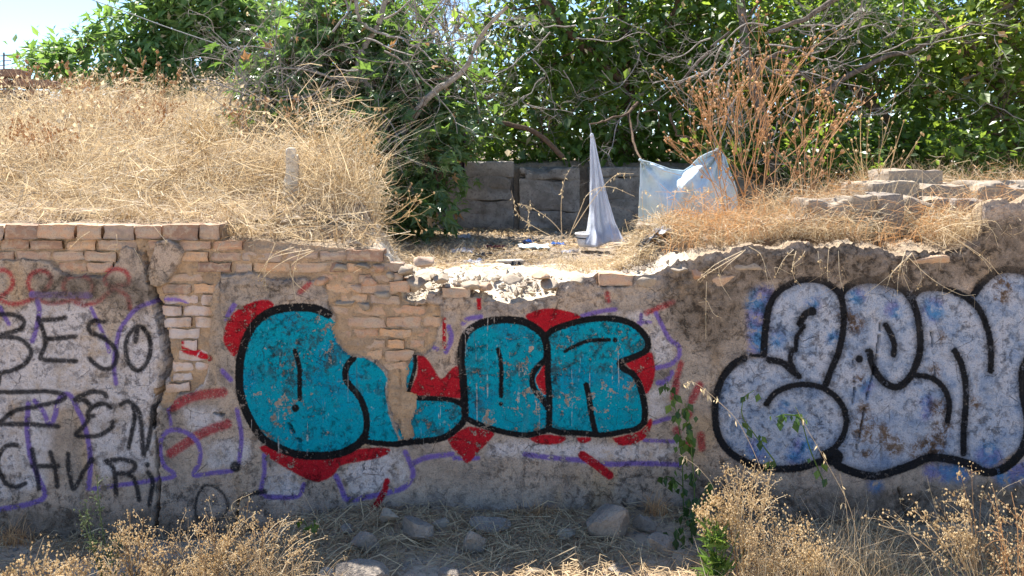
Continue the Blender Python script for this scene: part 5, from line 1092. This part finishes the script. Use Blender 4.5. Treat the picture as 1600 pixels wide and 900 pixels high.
# right hand weeds
def puff_plant():
    rg = np.random.default_rng(31); b_ = gb(1118, -.85); e = empty('flowering_weed', b_, 'green stemmed weed topped by a round puff of cream seed heads', 'weed')
    a, s, l = Acc(), Acc(), Acc()
    for px, py, n in ((1118,785,190),(1098,800,130),(1140,800,150),(1128,815,150),(1105,825,110),(1155,830,110),(1170,850,90),(1135,840,80)):
        t = W(px, py, -.82 + rg.uniform(-.03, .03)); stemc(a, [b_ + rg.normal(size=3)*[.008, .008, 0], b_*.5+t*.5+rg.normal(size=3)*.008, t], .004, .0015, rg)
        seeds(s, t + rg.normal(size=(n, 3))*[.022, .02, .018], .0042, rg)
    n = 160; hp = rg.uniform(0, .30, n); put_leaves(l, LEAF_LONG, b_ + np.stack([rg.normal(size=n)*.02, rg.normal(size=n)*.02, hp], -1), rg.normal(size=(n, 3))*[1, 1, .2]+[0, 0, .8], rvec(n, rg)+[0, 0, 1], rg.uniform(.05, .10, n), rg.uniform(0, 1, n))
    a.part('stems', M_GREEN, e, True)['kind'] = 'stuff'; s.part('seed_heads', M_SEED, e)['kind'] = 'stuff'; l.part('leaves', M_GREEN, e)['kind'] = 'stuff'
puff_plant()
weed('seeding_weed', 'upright cream seeding weed right of the climbing plant', gb(1165, -.78), tips(-.74, [(1130,720),(1150,728),(1165,715),(1185,735),(1200,760),(1145,750),(1180,715),(1205,725)]), 11, side=10, cl=10)
weed('seeding_weed', 'brown seeding weed crowding the right side of the cream puff', gb(1195, -.88), tips(-.85, [(1175,830),(1190,810),(1210,840),(1220,860),(1180,860),(1205,880),(1230,830)]), 12, side=12, cl=9)
weed('seeding_weed', 'nodding dark seed heads over pale grass left of the middle right', gb(1265, -.85), tips(-.82, [(1265,855),(1250,862),(1280,865),(1240,800),(1225,790)]), 13, side=9, cl=14, r=.002)
weed('seeding_weed', 'spreading seeding weed with one long stalk bending right near the corner', gb(1530, -.8), tips(-.75, [(1430,790),(1450,800),(1465,775),(1510,775),(1470,815),(1500,830),(1570,868),(1485,800),(1505,770)]), 14, side=9, cl=9)
weed('seeding_weed', 'low brown seeding weed in the bottom right corner', gb(1585, -.85), tips(-.8, [(1580,760),(1560,800),(1600,790),(1620,800),(1555,770),(1545,830)]), 15, M_RUST, M_SEED, side=8, cl=6)
weed('dry_stalk', 'two thin dry stalks with curled heads in front of the black outline at the right', gb(1530, -.6), tips(-.6, [(1498,722),(1518,718),(1535,760)], .03), 16, M_RUST, M_SEED, side=2, cl=8, r=.002, sl=.04, frm=.9)
# grass tussocks in front, each a clump of its own
def tussock(px, Y, n, h, label, seed, mat=None, spread=.10, wind=(0, 0), tint=(.1, 1), lean=.45, w=.004):
    rg = np.random.default_rng(seed); c = gb(px, Y); x_ = c[0] + np.clip(rg.normal(size=n), -2.2, 2.2)*spread; y_ = np.minimum(Y + rg.normal(size=n)*spread*.5, -.06)
    a = Acc(); grass(a, np.stack([x_, y_, ground_z(x_, y_)-.005], -1), h*rg.uniform(.35, 1.15, n), np.full(n, w), rg, lean, .7, tint, wind, 4)
    return a.single('grass_tussock', mat or M_STRAW, label, 'grass tussock', kind='thing')
for k, (px, Y, n, h, lab, mt, sp) in enumerate([
        (1290, -.75, 260, .42, 'tall pale grass tussock below the round blue letter', None, .12), (1340, -.6, 200, .38, 'pale grass tussock with a folded white blade right of the round letter', None, .10), (1220, -.95, 200, .30, 'grass tussock at the bottom edge below the brown weed', None, .12),
        (1400, -.7, 240, .28, 'shaded tangled tussock under the middle of the blue piece', None, .13), (1460, -.85, 170, .18, 'green fresh grass tuft at the bottom edge near the right', M_GREEN, .09), (1560, -.55, 220, .36, 'dry tussock under the blue overspray at the right', None, .12),
        (1630, -.6, 200, .42, 'tall dry tussock at the right edge of the picture', None, .12), (1500, -.4, 160, .26, 'small dry tussock against the wall at the right', None, .10), (20, -.12, 140, .18, 'brown grass hanging in a crack low on the wall at the left edge', M_RUST, .05),
        (170, -.8, 150, .16, 'low straw tussock around the pale green weed', None, .08), (255, -.45, 110, .18, 'dark dry tussock at the foot of the long crack', M_RUST, .08), (330, -.35, 130, .14, 'thin dry tussock under the scrawled ring', None, .05), (430, -.85, 260, .26, 'dense straw tussock left of the bright green seedling', None, .13), (60, -.9, 220, .16, 'low straw tussock in the bottom left corner', None, .14),
        (840, -.06, 120, .12, 'thin brown tuft at the wall foot under the middle letters', M_RUST, .07), (1025, -.1, 90, .20, 'upright rusty grass tuft left of the climbing plant', M_RUST, .03), (1090, -.95, 160, .22, 'pale arching grass below the cream puff', None, .12), (690, -.95, 110, .12, 'sunlit straw tuft at the bottom edge below the stones', None, .16), (900, -.95, 90, .10, 'low straw tuft at the bottom edge right of the middle', None, .16)]):
    tussock(px, Y, n, h, lab, 100+k, mt, sp)
# oat grass with hanging spikelets
def oat(pts, Y, label, seed, n=12, sz=.03, r=.0018, mat=None, name='oat_grass', frm=.45, dY=0):
    rg = np.random.default_rng(seed); P = [W(x_, y_, Y + dY*i) for i, (x_, y_) in enumerate(pts)]; e = empty(name, tuple(P[0]), label, 'grass stalk'); a, s = Acc(), Acc()
    Q = stemc(a, P, r, r*.4, rg, 4, .7); i = (rg.uniform(frm, 1, n)*(len(Q)-1)).astype(int); q = Q[i] + rg.normal(size=(n, 3))*.008
    for b_, c_ in zip(Q[i], q): a.add(*tube(np.array([b_, (b_+c_)/2+[0, 0, .004], c_]), .0006, 3), .6)
    put_leaves(s, LEAF_LONG, q, rg.normal(size=(n, 3))*.5 + [0, 0, -1], rvec(n, rg), sz*rg.uniform(.7, 1.3, n), rg.uniform(.3, 1, n))
    a.part('stalk', mat or M_STRAW, e, True); s.part('spikelets', mat or M_SEED, e)['kind'] = 'stuff'; return e
oat([(1215,905),(1200,770),(1160,670),(1120,625),(1085,598),(1070,600)], -.7, 'arching oat stalk crossing the left side of the blue piece', 1, 16)
oat([(1350,905),(1330,800),(1290,720),(1258,665),(1245,640)], -.75, 'long straight straw rising to the leafy sprig', 2, 4)
oat([(1330,905),(1322,790),(1312,740)], -.7, 'short pale stalk below the round letter', 3, 5)
oat([(1130,905),(1120,780),(1095,735),(1062,710)], -.6, 'thin stalk crossing the climbing plant', 4, 5)
oat([(1480,905),(1462,800),(1448,745)], -.6, 'thin upright stalk under the dark outline bottom right', 5, 3)
oat([(1560,905),(1545,820),(1560,770),(1600,748)], -.6, 'pale bending stalk near the right edge', 6, 6)
oat([(400,905),(380,830),(362,790),(395,770)], -.7, 'thin dark stalk leaning right above the broad left weed', 7, 3)
oat([(560,890),(520,860),(490,800),(470,765)], -.35, 'thin long stalk leaning left above the bright seedling', 8, 2)
B8 = (600, 200, 2.667)
for k, (pts, lab) in enumerate([([(760,480),(640,420),(560,360),(530,260)], 'thin stalk leaning left in the breach'), ([(770,475),(700,390),(620,335),(555,315)], 'stalk with side spikelets leaning left in the breach'), ([(742,480),(738,330),(748,230),(775,172)], 'upright stalk in front of the block wall'),
                                ([(765,470),(810,360),(855,270),(940,245),(1045,285)], 'arching stalk bending over to the hanging white cloth'), ([(790,420),(870,300),(960,200),(1040,190)], 'stalk with feathery tip left of the pale blue cloth'), ([(620,480),(600,400),(610,300)], 'short stalk left of the leaning stalks')]):
    oat([(x_/B8[2]+B8[0], y_/B8[2]+B8[1]) for x_, y_ in pts], .85, lab, 20+k, 16, .022, .0026)
for k, (x0, y0, x1, y1) in enumerate([(1015,395,1005,300),(1040,395,1060,290),(1075,390,1085,300),(1100,385,1120,310),(1060,392,1030,320),(1120,385,1100,295)]):
    oat([(x0, y0), ((x0+x1)/2-4, (y0+y1)/2), (x1, y1), (x1+14, y1+6)], .55, ['nodding oat stalk before the left edge of the pale blue cloth', 'tall oat stalk before the middle of the pale blue cloth', 'oat stalk right of the middle of the pale blue cloth', 'oat stalk before the lower right of the pale blue cloth', 'short oat stalk before the lower left of the pale blue cloth', 'oat stalk crossing the right side of the pale blue cloth'][k], 40+k, 12, .02, .002)
# rust coloured branching weed
def umbel_weed(name, label, px, Y, tp, seed, mat, r=.006, heads=5, hs=.010, cat='weed', zbase=None):
    rg = np.random.default_rng(seed); b_ = TZ_(px, Y) if zbase is None else W(px, zbase, Y); e = empty(name, b_, label, cat); a, s = Acc(), Acc()
    for x_, y_ in tp:
        t = W(x_, y_, Y + rg.uniform(-.18, .18)); P = stemc(a, [b_ + rg.normal(size=3)*[.04, .04, 0], b_*.5+t*.5+rg.normal(size=3)*.04, t], r*rg.uniform(.7, 1.1), r*.4, rg, 5)
        for _ in range(heads):
            i = int(rg.uniform(.4, .95)*(len(P)-1)); d = P[min(i+1, len(P)-1)]-P[i-1]; d = d/np.linalg.norm(d) + rg.normal(size=3)*.4; ln = rg.uniform(.08, .2)
            q = stemc(a, [P[i], P[i]+d*ln*.5, P[i]+d*ln+[0, 0, ln*.2]], r*.45, r*.22, rg, 4); seeds(s, q[-1:] + rg.normal(size=(2, 3))*.004, hs, rg)
        seeds(s, P[-1:] + rg.normal(size=(3, 3))*.006, hs, rg)
    a.part('stems', mat, e, True)['kind'] = 'stuff'; s.part('seed_heads', mat, e)['kind'] = 'stuff'; return e
def forking_weed(label, px, Y, seed, mains, mat, length, r0, spread=.42, depth=4, lean=(0, 0), wide=.42):
    rg = np.random.default_rng(seed); b_ = TZ_(px, Y); e = empty('branching_weed', b_, label, 'weed'); a, s = Acc(), Acc()
    def fork(p, d, ln, r, k):
        d = d/np.linalg.norm(d); q = p + d*ln + rg.normal(size=3)*ln*.06; m = (p+q)/2 + rg.normal(size=3)*ln*.05
        stemc(a, [p, m, q], r, r*.7, rg, 5 if k < 2 else 4)
        if k >= depth: seeds(s, q[None] + rg.normal(size=(2, 3))*.004, .007, rg); return
        for _ in range(2 if rg.random() < .62 else 3): fork(q, d + rg.normal(size=3)*[spread, spread*.7, spread*.5] + [0, 0, .06], ln*rg.uniform(.6, .95), r*.68, k+1)
        if rg.random() < .5: fork(m, d + rg.normal(size=3)*spread*1.2, ln*.5, r*.5, depth-1)
    for k in range(mains): t = (k/(mains-1)-.5)*2; fork(b_ + [t*.05, rg.normal()*.03, 0], np.array([t*wide + lean[0], rg.normal()*.15, 1.0]), length*rg.uniform(.85, 1.15), r0, 0)
    a.part('stems', mat, e, True)['kind'] = 'stuff'; s.part('seed_heads', mat, e)['kind'] = 'stuff'
forking_weed('big rust coloured dry branching weed beside the pale blue cloth', 1180, 1.15, 51, 7, M_RUST, .42, .0062, .27, 4, (-.12, 0))
for k, (px, Y, lab, ln, mt) in enumerate([(60, 1.6, 'thin brown forking stalk in the straw near the left edge', .17, M_RUST), (215, 2.4, 'brown forking stalk in the middle of the straw mound', .20, M_RUST), (320, 1.3, 'pale forking stalk low on the straw mound', .15, M_SEED), (400, 2.0, 'brown forking stalk on the mound left of the post', .19, M_RUST), (520, 1.0, 'pale forking stalk right of the post', .20, M_SEED), (140, 3.4, 'rust forking stalk high on the straw mound', .22, M_RUST), (555, .6, 'pale forking stalk over the broken bricks', .14, M_SEED)]):
    forking_weed(lab, px, Y, 80+k, 4, mt, ln, .0035, .4, 3, (.1, 0))
umbel_weed('branching_weed', 'second rusty weed with thick brown stalks right of the big one', 1255, 1.0, [(1258,190),(1240,215),(1280,200),(1225,240),(1300,235),(1270,250),(1317,180),(1245,270),(1290,270)], 52, M_RUST, .0055, 4)
umbel_weed('branching_weed', 'pale thin stalked weed before the leafy tree at the right', 1370, 1.3, [(1345,180),(1362,160),(1385,200),(1412,190),(1330,220),(1400,230),(1440,210)], 53, M_SEED, .004, 4, .008)
umbel_weed('branching_weed', 'dry pale weed at the edge of the fig tree shade', 590, 1.0, [(650,310),(640,330),(620,300),(600,310),(655,345),(570,320),(552,310)], 54, M_SEED, .0035, 4, .006)
for k, (px, tp) in enumerate([(120, [(105,100),(110,115),(130,120),(98,125)]), (190, [(170,108),(185,115),(205,110),(195,125)]), (235, [(225,95),(220,110),(245,100),(255,118)]), (62, [(28,88),(40,95),(58,105)]), (270, [(250,120),(268,128),(280,112)])]):
    umbel_weed('thistle_stalk', ['dead thistle stalks on the skyline at the left of the mound', 'dead thistle stalks on the skyline below the feathery tree', 'taller dead thistle stalks on the skyline at the middle of the mound', 'dead thistle stalks beside the rubble wall', 'dead thistle stalks on the skyline near the bare shrub'][k], px, 4.6, tp, 70+k, M_RUST, .006, 3, .016)
# dead weeds hanging over the arris of the wall
def hanger(label, strands, seed, Y=-.04):
    rg = np.random.default_rng(seed); P0 = W(*strands[0][0], Y); e = empty('hanging_weed', P0, label, 'weed'); a, s = Acc(), Acc()
    for st in strands:
        Q = stemc(a, [W(x_, y_, Y - .02*min(i, 2) + rg.uniform(-.01, .01)) for i, (x_, y_) in enumerate(st)], .0022, .001, rg, 4, .9)
        i = rg.integers(len(Q)//3, len(Q), 5); seeds(s, Q[i] + rg.normal(size=(5, 3))*.006, .0035, rg)
        for j in i[:3]: stemc(a, [Q[j], Q[j]+rg.normal(size=3)*.02+[0, -.01, 0], Q[j]+rg.normal(size=3)*.04+[0, -.01, -.02]], .0012, .0006, rg, 3)
    a.part('stems', M_STRAW, e, True)['kind'] = 'stuff'; s.part('seed_heads', M_SEED, e)['kind'] = 'stuff'
hanger('pale dead weed hanging over the bricks above the first teal letter', [[(490,392),(455,415),(460,440),(481,458)], [(488,392),(450,405),(420,425),(408,440)], [(485,390),(440,398),(416,410),(412,445)], [(470,388),(458,430),(462,468)], [(460,386),(425,400),(405,430)], [(430,380),(415,420),(416,455)]], 1)
hanger('small pale weed hanging over the coping bricks near the plaster flake', [[(140,362),(125,372),(108,389)], [(238,352),(237,330),(247,310)], [(240,353),(255,372),(262,380)], [(182,366),(183,380),(181,392)], [(210,388),(216,400),(222,412)], [(345,380),(340,390),(342,396)]], 2)
hanger('tangled dead weed hanging over the wall between the teal and blue pieces', [[(1160,392),(1120,412),(1095,432)], [(1165,390),(1125,430),(1142,468)], [(1160,395),(1105,428),(1090,438)], [(1170,385),(1190,400),(1200,440)], [(1104,440),(1103,480),(1103,530)], [(1105,470),(1115,490),(1128,497)]], 3)
hanger('dead weed hanging over the first arch of the blue piece', [[(1240,390),(1225,405),(1212,430)], [(1244,392),(1238,420),(1243,440)], [(1258,392),(1252,402),(1238,415)], [(1310,392),(1312,430),(1318,455)], [(1295,390),(1293,420),(1294,440)], [(1278,392),(1280,410),(1282,420)]], 4)
hanger('spreading dead weed hanging over the second arch of the blue piece', [[(1425,395),(1390,430),(1350,462)], [(1425,395),(1440,430),(1430,455)], [(1412,400),(1404,430),(1402,462)], [(1425,395),(1410,420),(1422,455)], [(1415,398),(1455,435),(1500,460),(1525,460)], [(1420,400),(1395,425),(1385,450)]], 5)
hanger('bleached dead weed hanging down at the right end of the wall top', [[(1470,360),(1520,390),(1545,410),(1560,428)], [(1475,358),(1500,380),(1500,398)], [(1460,362),(1495,350),(1545,355),(1560,385)], [(1480,365),(1530,400),(1550,425)], [(1500,350),(1550,345),(1566,360)], [(1440,370),(1470,385),(1490,395)]], 6)
# climbing plant: stem and each leaf
def climber(name, label, stems, leaf_at, seed, mats, sz=.05):
    rg = np.random.default_rng(seed); P0 = stems[0][0]; e = empty(name, tuple(P0), label, 'climbing plant'); a = Acc(); Q = []
    for st in stems: Q.append(stemc(a, st, .004, .0018, rg, 5))
    a.part('stem', M_GREEN, e, True); Q = np.concatenate(Q); base = wpos(e)
    tpl = []
    for m in mats:
        for t_ in (.1, .5, .9): tpl.append(make_mesh('leaf', LEAF_OVAL[0]*[1.15, 1, 1.6], LEAF_OVAL[1], m, attrs={'tint': np.full(5, t_)}))
    for k in range(leaf_at):
        i = int(rg.integers(0, len(Q))); o = bpy.data.objects.new('leaf', tpl[int(rg.integers(len(tpl)))]); COL.objects.link(o); o.parent = e
        o.location = (Q[i] + rg.normal(size=3)*[.022, .014, .012] - base + [0, -.012, 0]).tolist(); s_ = sz*rg.uniform(.6, 1.25); o.scale = (s_, s_, s_)
        o.rotation_euler = (R(rg.uniform(-125, -60)), R(rg.uniform(-35, 35)), R(rg.uniform(-60, 60)))
    return e
M_DARKLEAF = mat_leaf('dark_ivy_leaf', (.02, .055, .014), (.05, .10, .025), (.05, .12, .012), (.1, .2, .03), .35)
Yv = -.10
climber('climbing_vine', 'green climbing plant on the wall between the teal and blue pieces', [[W(1075, 850, -.3), W(1068, 790, Yv), W(1066, 720, Yv), W(1060, 660, Yv), W(1050, 620, Yv), W(1042, 595, Yv)], [W(1075, 850, -.3), W(1085, 780, -.14), W(1080, 700, Yv), W(1076, 650, Yv), W(1070, 630, Yv)], [W(1066, 760, Yv), W(1045, 745, Yv), W(1036, 748, Yv)], [W(1080, 800, -.2), W(1100, 770, -.15), W(1108, 755, -.12)]], 95, 1, [M_DARKLEAF, M_GREEN], .055)
climber('leafy_sprig', 'slender leafy sprig in front of the round blue letter', [[W(1290, 760, -.5), W(1265, 700, -.5), W(1252, 655, -.5), W(1243, 636, -.5)], [W(1250, 650, -.5), W(1225, 648, -.5), W(1212, 652, -.5)], [W(1210, 720, -.3), W(1180, 680, -.3), W(1160, 650, -.3), W(1163, 622, -.3), W(1178, 610, -.3)]], 34, 2, [M_DARKLEAF, M_GREEN], .045)
climber('low_vine', 'low dark leafed shoot at the foot of the climbing plant', [[W(1085, 870, -.45), W(1080, 820, -.4), W(1090, 790, -.35)], [W(1085, 870, -.45), W(1110, 830, -.45), W(1125, 815, -.45)], [W(1085, 870, -.45), W(1060, 840, -.45), W(1055, 825, -.45)]], 40, 3, [M_DARKLEAF], .05)
climber('seedling', 'bright green seedling at the foot of the wall left of the stones', [[W(482, 850, -.25), W(480, 825, -.25), W(474, 812, -.25)], [W(482, 850, -.25), W(490, 825, -.25), W(492, 815, -.25)]], 22, 4, [M_VINE], .045)
